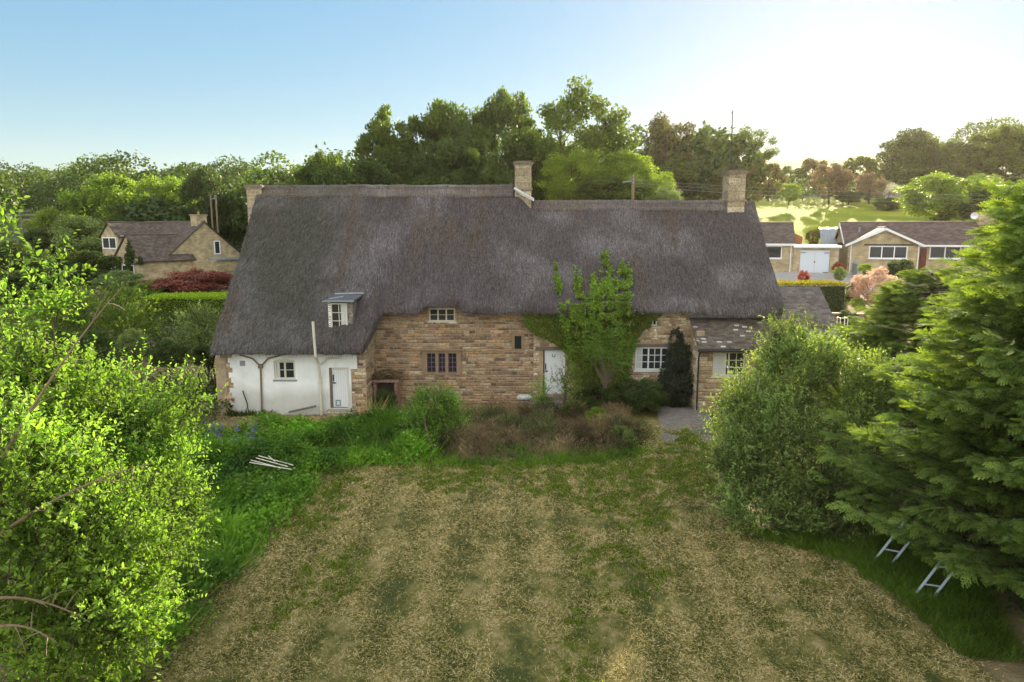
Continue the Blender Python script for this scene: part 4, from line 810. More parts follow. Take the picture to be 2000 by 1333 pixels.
Q = np.vstack(QQ + [np.stack([r.uniform(1095, 1226, 2600), r.normal(606, 9, 2600)], -1)]); Q = Q[fbm(Q[:, 0] * .11, Q[:, 1] * .11, 3) > .47]; th = PITCH + np.arctan((Q[:, 1] - 666.5) / F)
z0_, s_, Y0_ = 4.25, 1.17, 27.65; Yq = (CAMH - z0_ + s_ * Y0_) / (s_ + np.tan(th)); onroof = Q[:, 1] < 592
Yq = np.where(onroof, Yq, 27.8 - .5 * (1 - ss(620, 725, Q[:, 1]))); zq = CAMH - Yq * np.tan(th); xq = (Q[:, 0] - 1000) / F * (Yq * math.cos(PITCH) + (CAMH - zq) * math.sin(PITCH))
P = np.stack([xq, Yq, zq], -1); P[onroof] = roofpt(xq[onroof], np.clip((Yq[onroof] - 27.62) / 4.1, 0, .98)); n = len(P); P = P + np.array([0, -.7, .7]) * (r.uniform(.02, .22, n) * np.where(onroof, 1, .6))[:, None]
g.leaves(P, unit(rdir(r, n) + np.array([0, -.4, -.5])), np.array([0, -.6, .8]) + .6 * rdir(r, n), r.uniform(.07, .13, n), .08, r.uniform(0, 1, n), (r.uniform(.6, 1.35, n) * (.6 + .8 * fbm(Q[:, 0] * .05, Q[:, 1] * .05)))[:, None] * np.array([1.25, 1.1, 1.0]))
PR_('foliage', g, MT['leaf_ivy'], iv)
g = G()
for k in range(9): x = 2.6 + k * .22; g.tube(curve((x * .4 + 2.6, 27.85, 0), (x + r.uniform(-.3, .3), 27.9, 3.4), (r.uniform(-.2, .2), 0, 0), 8), np.linspace(.05, .015, 8), 6)
PR_('stem', g, MT['bark'], iv)
# hedges
def hedge(name, label, x0, x1, y0, y1, h, mat, leaf, n, seed, top=None, z=None, group=None, topmat=None, cat='hedge'):
    r = R0(seed); zb = float(terr((x0 + x1) / 2, (y0 + y1) / 2)) if z is None else z
    o = thing(name, label, cat, ((x0 + x1) / 2, (y0 + y1) / 2, zb), group=group); lx, ly = x1 - x0, y1 - y0
    A = [lx * ly, lx * h, ly * h, ly * h, lx * h]; k = r.choice(5, n, p=np.array(A) / sum(A)); u = r.uniform(-.5, .5, n); v = r.uniform(-.5, .5, n); t = r.uniform(0, 1, n)
    P = np.zeros((n, 3)); P[k == 0] = np.stack([u * lx, v * ly, 0 * u + h], -1)[k == 0]; P[k == 1] = np.stack([u * lx, 0 * u - ly / 2, t * h], -1)[k == 1]; P[k == 4] = np.stack([u * lx, 0 * u + ly / 2, t * h], -1)[k == 4]
    P[k == 2] = np.stack([0 * u - lx / 2, v * ly, t * h], -1)[k == 2]; P[k == 3] = np.stack([0 * u + lx / 2, v * ly, t * h], -1)[k == 3]
    P = P * (1 + .0) + rdir(r, n) * r.uniform(0, .12, n)[:, None]; P[:, 2] += (fbm(P[:, 0] * .8, P[:, 1]) - .5) * .15 * (P[:, 2] > h * .7)
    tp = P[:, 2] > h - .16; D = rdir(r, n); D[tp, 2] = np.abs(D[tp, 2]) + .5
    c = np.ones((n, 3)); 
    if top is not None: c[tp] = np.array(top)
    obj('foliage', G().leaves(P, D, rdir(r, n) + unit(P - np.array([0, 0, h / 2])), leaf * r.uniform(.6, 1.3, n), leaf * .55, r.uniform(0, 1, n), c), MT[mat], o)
    g = G(); g.box(-lx / 2 + .1, lx / 2 - .1, -ly / 2 + .1, ly / 2 - .1, -.3, h - .12, 0, (.5, .4, .3)); obj('stem', g, MT['core'], o); return o
MT['core'] = plain('hedge_core', (.03, .04, .015), .95, .5, 8)
xa = Wp(283, 600, 46)[0]; zt = Wp(360, 584, 46)[2]; zb = float(terr(-22, 46))
hedge('clipped_hedge', 'long clipped green hedge with top leaves coloured as if sunlit, left of the cottage', xa, -17.3, 46, 48.5, zt - zb, 'leaf_lime', .14, 26000, 401, top=(1.7, 1.7, 1.0))  # top leaves coloured brighter: sunlight put into the leaf colour
xb = Wp(1655, 560, 43.6)[0]; zt = Wp(1600, 556, 43.6)[2]; hz0 = float(terr(18, 43.6))
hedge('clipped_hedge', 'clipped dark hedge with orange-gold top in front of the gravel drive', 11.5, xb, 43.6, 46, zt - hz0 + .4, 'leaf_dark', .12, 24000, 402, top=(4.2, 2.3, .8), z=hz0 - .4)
# low growth under the trees that closes the view to the soil
def undergrowth(name, label, boxes, mat, leaf, n, seed, h):
    r = R0(seed); P = []
    for (x0, x1, y0, y1, wgt) in boxes: P.append(np.stack([r.uniform(x0, x1, int(n * wgt)), r.uniform(y0, y1, int(n * wgt))], -1))
    P = np.vstack(P); m_ = len(P); hh = h * (.3 + fbm(P[:, 0] * .25, P[:, 1] * .25) * 1.4); z = terr(P[:, 0], P[:, 1]) + hh * r.uniform(.1, 1, m_) ** .6
    V = np.stack([P[:, 0], P[:, 1], z], -1); return obj(name, G().leaves(V, rdir(r, m_), np.array([0, -.3, .8]) + .7 * rdir(r, m_), leaf * r.uniform(.6, 1.3, m_), leaf * .55, r.uniform(0, 1, m_)), MT[mat], kind='stuff', label=label)
undergrowth('undergrowth', 'rough dark undergrowth in the garden left of the cottage', [(-40, -16, 36, 46, .35), (-30, -11, 17, 30, .35), (-50, -20, 48, 62, .3)], 'leaf_dark', .2, 60000, 501, .8)
undergrowth('woodland_scrub', 'dense scrub at the foot of the wood behind the cottage', [(-21, 13, 60, 74, 1.)], 'leaf_dark', .34, 44000, 502, 4.5)
undergrowth('woodland_scrub', 'scrub at the foot of the hillside trees', [(34, 120, 110, 128, .6), (-60, -26, 92, 99, .4)], 'leaf_dark', .5, 26000, 503, 2.6)
# far wooded hills
def farwood(name, label, poly, ncr, seed, size, mat, lpc):
    r = R0(seed); Q = scatter(r, poly, ncr); z = terr(Q[:, 0], Q[:, 1]); k = np.repeat(np.arange(ncr), lpc); n = len(k); rr = r.uniform(.5, 1.0, ncr) ** 1.5 * size * 1.7
    d = rdir(r, n); d[:, 2] = np.abs(d[:, 2]) * 1.25 - .25; P = np.stack([Q[k, 0], Q[k, 1], z[k] + rr[k] * .9], -1) + d * rr[k][:, None] * (r.uniform(.82, 1.0, n) * (1 + .22 * (vnoise(d[:, 0] * 3 + k, d[:, 2] * 3) - .5)))[:, None]
    lf = size * .14; cr_ = r.uniform(.6, 1.35, ncr)[k][:, None] * np.array([1, 1, 1]); return obj(name, G().leaves(P, rdir(r, n), d + .6 * rdir(r, n), lf * r.uniform(.6, 1.3, n), lf * .75, np.clip(r.uniform(0, .5, n) + r.uniform(0, .5, ncr)[k], 0, 1), cr_), MT[mat], kind='stuff', label=label)
farwood('far_wood', 'wooded hill on the left skyline', [(-330, 150), (-60, 130), (-30, 180), (-20, 330), (-40, 420), (-420, 420)], 620, 601, 5.6, 'leaf_far', 1100)
farwood('far_wood', 'woods on the hill behind the right skyline', [(95, 128), (230, 135), (300, 190), (130, 170), (80, 150)], 130, 602, 4.4, 'leaf_far', 1000)
farwood('far_wood', 'woodland filling in behind the trees of the central wood', [(-50, 88), (28, 88), (34, 104), (-50, 112)], 46, 603, 4.6, 'leaf_dark', 900)

# ------------------------------------------------------------------ neighbouring houses
nb = N('coursed_stone'); br_ = nb.n('TexBrick'); br_.inputs['Scale'].default_value = 1; br_.inputs['Brick Width'].default_value = .42; br_.inputs['Row Height'].default_value = .15; br_.inputs['Mortar Size'].default_value = .012
br_.inputs['Color1'].default_value = (.72, .6, .36, 1); br_.inputs['Color2'].default_value = (.52, .42, .24, 1); br_.inputs['Mortar'].default_value = (.5, .42, .28, 1); br_.offset_frequency = 2
tc = nb.n('TexCoord'); sp = nb.n('SeparateXYZ'); nb.L(tc.outputs['Object'], sp.inputs[0]); cb = nb.n('CombineXYZ'); nb.L(nb.math('ADD', sp.outputs[0], sp.outputs[1]), cb.inputs[0]); nb.L(sp.outputs[2], cb.inputs[1]); nb.L(cb.outputs[0], br_.inputs['Vector'])
nb.col(nb.mix(br_.outputs[0], nb.ramp(nb.noise(1.5, 5), [(.3, .48), (.7, .9)]), 1.0, 'MULTIPLY')); MT['cots'] = nb.m
def wall_gable(L, W, ze, zr, x0=0, zb=-1.5):
    g = G(); g.box(x0, x0 + L, -W / 2, W / 2, zb, ze); g.prism([(-W / 2, ze + .001), (W / 2, ze + .001), (0, zr)], x0, x0 + L, 'x'); return g
def roof_pair(parent, L, W, ze, zr, x0, seed, base=TB, ov=.25, tw_=.3, th_=.2):
    s = (zr - ze) / (W / 2); y = -W / 2 - ov
    a = slope_roof(parent, x0 - .15, x0 + L + .15, y, ze - ov * s + .08, 0, zr + .08, seed, base, None, 0, tw_, th_)
    b = slope_roof(parent, -x0 - L - .15, -x0 + .15, y, ze - ov * s + .08, 0.001, zr + .08, seed + 1, base, None, 0, tw_, th_); b.rotation_euler = (0, 0, math.pi)
    g = G(); g.tube([(x0 - .15, 0, zr + .11), (x0 + L + .15, 0, zr + .11)], .1, 7, col=np.array(base) * 1.1); obj('ridge_tiles', g, MT['tile'], a); return a
def verge(parent, x, W, ze, zr, mat, ov=.25, sgn=1):
    s = (zr - ze) / (W / 2)
    for k in (-1, 1):
        g = G(); y0 = k * (W / 2 + ov); z0 = ze - ov * s
        V = [(x, y0, z0 - .1), (x, 0, zr - .1), (x, 0, zr + .1), (x, y0, z0 + .1)]; V += [(p[0] + .05 * sgn, p[1], p[2]) for p in V]
        g.add(V, [[0, 1, 2, 3], [7, 6, 5, 4], [0, 4, 5, 1], [3, 2, 6, 7], [0, 3, 7, 4]]); obj('bargeboard', g, MT[mat], parent)
def pipe(parent, x, y, z0, z1, mat='pvc'): obj('downpipe', G().tube([(x, y, z0), (x, y, z1)], .045, 7), MT[mat], parent)
RB = rad(-18)
b1 = thing('bungalow', 'stone bungalow with brown tiled roof and one wide window beside the white garage doors', 'bungalow', (23.7, 58, 3.5), RB)
g = wall_gable(9, 8, 2.6, 4.25, -9); o = obj('wall', g, MT['cots'], b1); o.location = (0, 4, 0)
rr_ = obj('roof_base', G().box(-9, -.02, -.05, .05, 4.0, 4.2), MT['tile'], b1); rr_.location = (0, 4, 0); rr_.name = 'roof'
roof_pair(rr_, 9, 8, 2.6, 4.25, -9, 901)
window(b1, -2.9, -.9, 1.35, 2.38, -.02, 1, 1, 'pvc', .07, .03, [], sill='pvc', sub=1)
window(b1, -6.9, -4.9, 1.35, 2.38, -.02, 2, 1, 'pvc', .07, .03, [], sill='pvc', sub=1)
obj('fascia', G().box(-9.15, .12, -.32, -.27, 2.42, 2.6), MT['pvc'], b1); pipe(b1, -.2, -.1, 0, 2.45)
obj('roof_vent', G().tube([(-6.9, 1.6, 3.2), (-6.9, 1.6, 3.75)], .06, 6), MT['lead'], b1)
g = G(); g.tube([(-.1, 4.2, 4.2), (-.1, 4.2, 5.3)], .02, 5); g.tube([(-.5, 4.2, 5.2), (.3, 4.2, 5.25)], .015, 5); [g.tube([(-.4 + .15 * k, 4.0, 5.2), (-.4 + .15 * k, 4.4, 5.2)], .01, 4) for k in range(5)]; obj('aerial', g, MT['lead'], b1)
ga = thing('garage', 'flat-roofed stone garage with pale blue-white double doors', 'garage', (23.7, 58, 3.5), RB)
g = G(); wallbox(g, .03, 3.5, .0, .25, -1, 2.3, [(.55, 2.85, 0, 2.1)]); g.box(.03, .25, .251, 5.5, -1, 2.3); g.box(3.28, 3.5, .251, 5.5, -1, 2.3); g.box(.251, 3.279, 5.3, 5.5, -1, 2.3); obj('wall', g, MT['cots'], ga)
obj('roof', G().box(.0, 3.65, -.15, 5.6, 2.301, 2.42), MT['lead'], ga); obj('fascia', G().box(-.02, 3.67, -.2, -.151, 2.26, 2.44), MT['pvc'], ga); obj('lintel', G().box(.55, 2.85, .04, .2, 2.101, 2.299), MT['pvc'], ga)
MT['bluewhite'] = plain('pale_blue_paint', (.62, .68, .74), .5, .05, 3)
for a, b_, hx in ((.57, 1.69, .6), (1.705, 2.83, 2.4)):
    d_ = obj('garage_door', G().box(a, b_, .06, .11, .02, 2.06), MT['bluewhite'], ga)
    g = G()
    for z in (.2, 1.82): g.box(hx, hx + .4, .035, .059, z, z + .05)
    obj('hinge', g, MT['dark'], d_)
obj('latch', G().box(1.66, 1.74, .03, .059, 1.02, 1.16), MT['dark'], ga)
b2 = thing('bungalow', 'larger stone bungalow with white-edged front gable and wide window, right of the garage', 'bungalow', (28.8, 59, 3.7), RB)
o = obj('wall', wall_gable(13.5, 7.2, 2.35, 4.1, 0), MT['cots'], b2); o.location = (0, 4.8, 0)
rr_ = obj('roof', G().box(.02, 13.4, -.05, .05, 3.9, 4.08), MT['tile'], b2); rr_.location = (0, 4.8, 0); roof_pair(rr_, 13.5, 7.2, 2.35, 4.1, 0, 911, (.12, .085, .075))
pw = obj('front_wall', wall_gable(5.0, 5.4, 2.35, 3.62, 0), MT['cots'], b2); pw.location = (2.7, 0, 0); pw.rotation_euler = (0, 0, rad(90))
rr2 = roof_pair(pw, 5.0, 5.4, 2.35, 3.62, -.1, 921, (.14, .095, .075)); verge(pw, -.32, 5.4, 2.35, 3.62, 'pvc', .3, -1)
verge(o, -.2, 7.2, 2.35, 4.1, 'pvc', .25, -1)
window(b2, 1.6, 4.5, 1.15, 2.2, -.03, 3, 1, 'pvc', .08, .03, [], sill='pvc', sub=1); obj('lintel', G().box(1.2, 4.9, -.06, -.002, 2.24, 2.36), MT['dark'], b2)
window(b2, 6.4, 8.7, 1.15, 2.2, 1.17, 2, 1, 'pvc', .08, .03, [], sill='pvc', sub=1); obj('door', G().box(5.5, 6.2, 1.13, 1.199, 0, 2.0), MT['redwood'], b2)
obj('fascia', G().box(5.6, 13.6, .88, .93, 2.14, 2.3), MT['pvc'], b2); pipe(b2, .2, -.1, 0, 2.3); pipe(b2, 5.3, -.1, 0, 2.3); pipe(b2, 8.95, 1.1, 0, 2.3)
g = G(); g.box(10.6, 12.0, 4.3, 5.3, 3.6, 5.0); g.box(10.5, 12.1, 4.2, 5.4, 5.001, 5.08); c_ = obj('chimney', g, MT['cots'], b2)
a = np.linspace(0, 6.28, 15)[:-1]; g = G(); g.add(np.vstack([[10.2, 4.15, 4.75]] + [[10.2 + .3 * math.cos(t), 4.0, 4.75 + .3 * math.sin(t)] for t in a]), [np.array([[0, i + 1, (i + 1) % 14 + 1] for i in range(14)])]); g.tube([(10.2, 4.15, 4.75), (10.6, 4.6, 4.6)], .02, 5); obj('satellite_dish', g, MT['pvc'], c_)
g = G(); g.tube([(12.0, 4.8, 5.0), (12.0, 4.8, 7.4)], .025, 5); g.tube([(11.5, 4.8, 7.3), (12.5, 4.8, 7.4)], .018, 4); [g.tube([(11.6 + .16 * k, 4.5, 7.3), (11.6 + .16 * k, 5.1, 7.3)], .012, 4) for k in range(6)]; obj('aerial', g, MT['lead'], c_)
obj('roof_vent', G().tube([(1.2, 3.0, 3.1), (1.2, 3.0, 3.8)], .08, 6), MT['lead'], b2)
b3 = thing('bungalow', 'brown-roofed bungalow with a small gabled dormer half hidden by the conifer tops', 'bungalow', (46, 60, 3.8), RB)
o = obj('wall', wall_gable(11, 7.2, 2.35, 4.3, 0), MT['cots'], b3); o.location = (0, 4.8, 0); roof_pair(o, 11, 7.2, 2.35, 4.3, 0, 931, (.12, .1, .09)); window(b3, 1.5, 3.8, 1.15, 2.2, 1.17, 2, 1, 'pvc', .08, .03, [], sub=1)
dd_ = obj('dormer', wall_gable(3, 2.4, 3.1, 4.1, 0, 2.4), MT['cots'], b3); dd_.location = (2.2, 1.9, 0); dd_.rotation_euler = (0, 0, rad(90)); roof_pair(dd_, 3, 2.4, 3.1, 4.1, 0, 941, (.12, .1, .09))
sh = thing('shed', 'grey corrugated lean-to roof shed between the garage and the larger bungalow', 'shed', (30.6, 65.5, 3.8), RB)
obj('wall', G().box(-1.0, 1.0, 0, 3, -1, 2.0), MT['oldwood'], sh); xs = np.linspace(-1.15, 1.1, 90); zz = .025 * np.sin(xs * 40); V = np.stack([np.stack([xs, 0 * xs - .2, 1.95 + zz], -1), np.stack([xs, 0 * xs + 1.9, 3.55 + zz], -1), np.stack([xs, 0 * xs + 3.1, 3.7 + zz], -1)], 1); obj('roof', G().grid(V), MT['lead'], sh)
bw = obj('brick_outhouse', G().box(0, 1.6, 0, 2.5, -1, 2.5).prism([(0, 2.501), (1.6, 2.501), (.3, 3.1)], 0, 2.5, 'y'), plain('orange_brick', (.35, .14, .06), .9, .25, 5), label='small orange-brown brick outhouse behind the garage', cat='outhouse', loc=(25.2, 64, 4.1), rz=RB)
# left house
hs = thing('stone_house', 'cream stone house with brown tiled roof, plain gable end and ivy-clad front wing', 'house', (-34.9, 78.5, 1.9), rad(-32))
hs.scale = (1.06, 1.06, 1.1)
o = obj('wall', wall_gable(11, 9.4, 2.0, 5.6, -11), MT['cots'], hs); roof_pair(o, 11, 9.4, 2.0, 5.6, -11, 951, (.11, .085, .068))
g = G(); g.box(-1.4, -.3, -.6, .6, 4.6, 6.35); g.box(-1.5, -.2, -.7, .7, 6.351, 6.43); c_ = obj('chimney', g, MT['cots'], hs); obj('chimney_pot', G().tube([(-.85, 0, 6.43), (-.85, 0, 6.75)], .12, 8), MT['dress'], c_)
gw_ = window(hs, 1.0, 1.75, 2.35, 3.75, 0, 1, 1, 'pvc', .1, .03, [], sub=1); gw_.location = (.03, 0, 0); gw_.rotation_euler = (0, 0, rad(90))
obj('side_roof', G().box(.02, 1.6, 0.2, 5.4, 1.75, 1.95).box(1.601, 1.66, 1.2, 5.2, 1.8, 2.02), MT['lead'], hs); obj('side_porch', G().box(.02, 1.4, -2, 5.2, -1, 1.749), MT['cots'], hs)
wb = obj('front_wing', wall_gable(5.5, 5.2, 2.0, 4.3, 0), MT['cots'], hs); wb.location = (-2.2, -7.2, 0); wb.rotation_euler = (0, 0, rad(90)); roof_pair(wb, 5.5, 5.2, 2.0, 4.3, 0, 961, (.11, .085, .068))
wa = obj('front_wing', wall_gable(6.2, 3.2, 4.25, 5.5, 0), MT['cots'], hs, label='two-storey front wing with white windows'); wa.location = (-7.2, -6.2, 0); wa.rotation_euler = (0, 0, rad(90)); roof_pair(wa, 6.2, 3.2, 4.25, 5.5, 0, 971, (.11, .085, .068))
for x0, x1, z0, z1, y in ((-8.6, -5.9, 2.95, 4.15, -6.23), (-8.4, -6.2, .3, 1.5, -6.23), (-3.4, -1.2, .1, 1.55, -7.23)): window(hs, x0, x1, z0, z1, y, 2, 1, 'pvc', .12, .03, [], sub=1)
obj('bay_roof', G().box(-9.2, -5.4, -6.9, -6.201, 1.75, 1.9), MT['lead'], hs); obj('gutter', G().box(-5.55, -5.45, -6.0, -4.0, 4.1, 4.3), MT['pvc'], hs)
r = R0(88); n = 5000; u = r.uniform(-2.7, 2.3, n); z = r.uniform(-.2, 3.9, n); k = (fbm(u * .8 + 3, z * .8) > .42) & (z < 4.0 - abs(u) * .9) & ((u < -.0) | (z > 1.6)); n = k.sum(); P = np.stack([u[k] - 2.2 + .6, 0 * u[k] - 7.28 - r.uniform(0, .2, n), z[k]], -1)
iv2 = thing('ivy', 'ivy over the front wing gable of the left house', 'ivy', hs.location, rad(-32)); iv2.scale = hs.scale; obj('foliage', G().leaves(P, rdir(r, n), rdir(r, n) + np.array([0, -1, 0]), .2, .15, r.uniform(0, 1, n)), MT['leaf_dark'], iv2)
obj('stem', G().tube([(-2.2, -7.3, 0), (-1.9, -7.3, 2.6)], .05, 5), MT['bark'], iv2)
# things of the right garden
def at(px, py, Y): return Wp(px, py, Y)
for k, px, ty, wd_, Y, lb, nm, cat, bp in [
    ('pink', 1712, 522, 120, 44, 'weeping pink-leaved small tree in the garden before the larger bungalow', 'tree', 'tree', 612),
    ('shrub_r', 1638, 513, 26, 54, 'small scarlet shrub beside the garage drive', 'shrub', 'shrub', 536),
    ('shrub_y', 1642, 522, 30, 51, 'rounded green shrub with pink flecks below the scarlet shrub', 'shrub', 'shrub', 548),
    ('lime_b', 1690, 518, 30, 50, 'small yellow shrub behind the weeping pink tree', 'shrub', 'shrub', 540),
    ('shrub_d', 1760, 505, 60, 50, 'dark green shrub right of the weeping pink tree', 'shrub', 'shrub', 545),
    ('shrub_r', 1570, 538, 26, 46.6, 'low red-leaved plant above the orange-topped hedge', 'plant', 'shrub', 556),
    ('rust', 1590, 448, 34, 68, 'brown leaved bush behind the garage roof', 'shrub', 'shrub', 482),
    ('lime_b', 1598, 440, 26, 70, 'yellow-green bush against the field behind the garage', 'shrub', 'shrub', 470),
    ('shrub_d', 1655, 608, 50, 38, 'dull brown-green bush in front of the low stone wall', 'shrub', 'shrub', 640),
    ('lime_b', 1675, 597, 34, 41, 'small bright green cushion bush above the low stone wall', 'shrub', 'shrub', 612),
    ('shrub_d', 1662, 552, 22, 45, 'dark upright bush at the end of the orange-topped hedge', 'shrub', 'shrub', 592)]:
    tree_at(k, px, ty, wd_, Y, lb, nm, cat, None, bp)
def swall(name, label, a, b, h, z0, seed, cap=True):
    a = np.array(a, float); b = np.array(b, float); L = np.linalg.norm(b - a); ang = math.atan2(b[1] - a[1], b[0] - a[0]); o = thing(name, label, 'wall', (a[0], a[1], z0), ang)
    g = G(); stones(g, (0, 0, 0), (1, 0, 0), 0, L, -.6, h, [], [(.4, .32, .2), (.34, .26, .16), (.44, .36, .25)], seed, ch=(.12, .18)); g.box(0, L, .02, .3, -.6, h - .01, 0, (.3, .24, .16)); obj('stonework', g, MT['stone_attr'], o)
    obj('coping', G().box(-.04, L + .04, -.08, .36, h, h + .07), MT['dress'], o)
swall('garden_wall', 'low stone wall left of the gate pillar in the right garden', (17.9, 38.2), (19.6, 37.8), .8, 1.75, 701)
swall('garden_wall', 'low golden stone wall right of the gate pillar in the right garden', (20.4, 37.9), (24.5, 36.9), .95, 1.75, 702)
g = G(); stones(g, (-.25, -.25, 0), (1, 0, 0), 0, .5, -.5, 1.05, [], PALE, 703); g.box(-.24, .24, -.22, .25, -.5, 1.04, 0, (.34, .28, .19)); g.box(-.32, .32, -.33, .32, 1.05, 1.15, 0, (.3, .27, .22)); obj('gate_pillar', g, MT['stone_attr'], loc=(20.05, 37.9, 1.75), label='square stone gate pillar with flat cap between the two low garden walls', cat='pillar')
g = G()
for i, x in enumerate(np.linspace(0, 6.5, 8)): g.box(x, x + .1, -.05, .05, -.3, 1.75)
g.box(0, 6.6, .051, .09, .1, .2); g.box(0, 6.6, .051, .09, 1.3, 1.4)
for i in range(44): g.box(i * .15, i * .15 + .13, .091, .11, .02, 1.65)
fo = obj('wooden_fence', g, MT['oldwood'], loc=(27.6, 58.8, 3.55), label='brown board fence between the garage and the larger bungalow', cat='fence', rz=rad(72))
fo = obj('post_fence', G().box(0, .12, 0, .12, -.4, 1.3).box(1.2, 1.32, 0, .12, -.4, 1.3).box(2.4, 2.52, 0, .12, -.4, 1.3).box(3.6, 3.72, 0, .12, -.4, 1.3).box(0, 3.7, .121, .16, .1, 1.15), MT['lead'], loc=(27.2, 53.6, 3.4), rz=rad(70), label='grey panel fence with square posts by the scarlet shrub', cat='fence')
x, y, z = at(1648, 634, 35.5); g = G()
for sx in (-.2, .2): g.tube([(sx, 0, -.3), (sx, 0, .35)], .02, 5); g.tube([(sx, .35, -.3), (sx, .35, .35)], .02, 5); g.tube([(sx, 0, .33), (sx, .35, .33)], .02, 5)
g.tube([(-.2, 0, .33), (.2, 0, .33)], .02, 5); g.tube([(-.2, .0, -.1), (.2, 0, -.1)], .02, 5); obj('metal_stand', g, MT['pvc'], loc=(x, y, z), label='small white metal frame stand in front of the dull bush', cat='stand')
g = G(); g.tube([(0, 0, 0), (0, 0, .5)], [.16, .22], 10); g.tube([(0, 0, .5), (0, 0, .9)], [.2, .12], 8); obj('planter', g, MT['dark'], loc=(21.6, 58.3, 3.6), label='dark planter with clipped plant against the first bungalow wall', cat='planter')
# utility poles and wires
def pole(px, topy, Y, label, arm=True, basez=None):
    x, _, zt = Wp(px, topy, Y); z0 = float(terr(x, Y)); o = thing('utility_pole', label, 'pole', (x, Y, z0)); h = zt - z0
    obj('post', G().tube([(0, 0, -.3), (0, 0, h)], [.13, .1], 9), MT['twig'], o)
    if arm: g = G(); g.tube([(-.7, 0, h - .45), (.1, 0, h - .35)], .04, 5); [g.tube([(-.02, -.12, h - .1 - k * .22), (-.02, -.2, h + .02 - k * .22)], .05, 6) for k in range(3)]; obj('insulators', g, MT['lead'], o)
    return x, Y, z0 + h
p1 = pole(1237, 343, 47, 'wooden pole rising behind the right ridge of the cottage'); p2 = pole(421, 382, 84, 'pale wooden pole behind the chimney of the left house'); p3 = pole(411, 380, 86, 'thin dark pole just left of the pale pole behind the left house', False); p4 = pole(40, 415, 90, 'small pole with insulators in the trees at the left edge')
for k, (dz, e) in enumerate((( -.3, (75, 62, 11.2)), (-.5, (75, 62, 10.7)), (-.7, (75, 62, 10.1)))):
    obj('overhead_wire', G().tube(curve((p1[0], p1[1], p1[2] + dz), e, (0, 0, -1.0), 14), .007, 4), MT['lead'], label='%s overhead wire running right from the wooden pole behind the ridge' % ('top', 'middle', 'lowest')[k], cat='wire')
# ------------------------------------------------------------------ foreground trees on the left
def shoottree(name, label, cat, root, blobs, mat, leaf, wl, seed, per, branches, slen=(.3, .65), kl=14, up=.55, rough_=.5):
    r = R0(seed); o = thing(name, label, cat, (root[0], root[1], 0)); g = G(); t = G(); allb = []
    for (px, py, Y, rx, rz, ns) in blobs:
        c = np.array(Wp(px, py, Y)); zc_ = Y * math.cos(PITCH) + (CAMH - c[2]) * math.sin(PITCH); a, b = rx / F * zc_, rz / F * zc_
        d = rdir(r, ns); q = r.uniform(.1, 1, ns) ** .4; k = 1 + rough_ * (vnoise(d[:, 0] * 2.5 + seed, d[:, 2] * 2.5 + d[:, 1]) - .5); B = c + d * (q * k)[:, None] * np.array([a, a * .8, b])
        B = B[B[:, 2] > .15]; d = d[:len(B)]; allb.append(np.hstack([B, unit(B - c)]))
    A = np.vstack(allb); B = A[:, :3]; out = A[:, 3:]; ns = len(B); D = unit(out * .6 + np.array([0, 0, up]) + rdir(r, ns) * .55); L = r.uniform(*slen, ns)
    bend = unit(rdir(r, ns) + np.array([0, 0, .3])) * .12
    s = np.tile((np.arange(kl) + .5) / kl, ns); Br = np.repeat(B, kl, 0); Dr = np.repeat(D, kl, 0); Lr = np.repeat(L, kl); bd = np.repeat(bend, kl, 0)
    P = Br + Dr * (s * Lr)[:, None] + bd * (s * s)[:, None]; m_ = len(P); ref = unit(np.cross(Dr, rdir(r, m_))); ld = unit(Dr * .5 + ref * .9 + np.array([0, 0, .1]))
    sz = leaf * r.uniform(.35, 1.25, m_) * (1 - .3 * s) * np.repeat(r.uniform(.7, 1.15, ns), kl)
    g.leaves(P, ld, unit(np.array([0, -.3, 1.]) + rdir(r, m_) * .8), sz, sz * wl, np.clip(.3 + s * .5 + r.uniform(-.3, .3, m_), 0, 1), (np.clip(.25 + 1.5 * fbm(P[:, 0] * 1.6 + seed, P[:, 2] * 1.6 + P[:, 1], 3), .45, 1.45) * r.uniform(.8, 1.2, m_))[:, None] * np.array([1., 1, 1]), fold=.12)
    t.leaves(B, D, rdir(r, ns), L, .012, .5); t.leaves(B, D, rdir(r, ns), L, .012, .5)
    rt = np.array([root[0], root[1], -.1]); tops = B[r.choice(ns, branches, False)]
    nst = 5; stems = []
    for k in range(nst):
        e = tops[r.integers(len(tops))] * .6 + B.mean(0) * .4; cv = curve(rt + rdir(r, 1)[0] * [.3, .3, 0], e, rdir(r, 1)[0] * .35, 12); stems.append(cv); t.tube(cv, np.linspace(.045, .012, 12), 7)
    SP = np.vstack([c_[3:] for c_ in stems])
    for e in tops:
        dd = np.linalg.norm(SP - e, axis=1) + np.where(SP[:, 2] > e[2], 1.5, 0); s0 = SP[dd.argmin()]; t.tube(curve(s0, e, rdir(r, 1)[0] * .15 + np.array([0, 0, -.08]), 7), np.linspace(.022, .006, 7), 5)
    PR_('crown' if cat == 'tree' else 'foliage', g, MT[mat], o); PR_('trunk' if cat == 'tree' else 'stem', t, MT['bark'], o); return o
shoottree('tree', 'bright green leafy tree nearest the camera at the lower left', 'tree', (-6.3, 8.2), [(70, 1130, 8.2, 190, 190, 1000), (200, 1060, 8.6, 120, 150, 600), (30, 950, 8.0, 150, 150, 600), (270, 1180, 8.8, 60, 90, 200), (150, 1260, 8.4, 110, 100, 400)], 'leaf_near', .1, .5, 801, 1, 60)
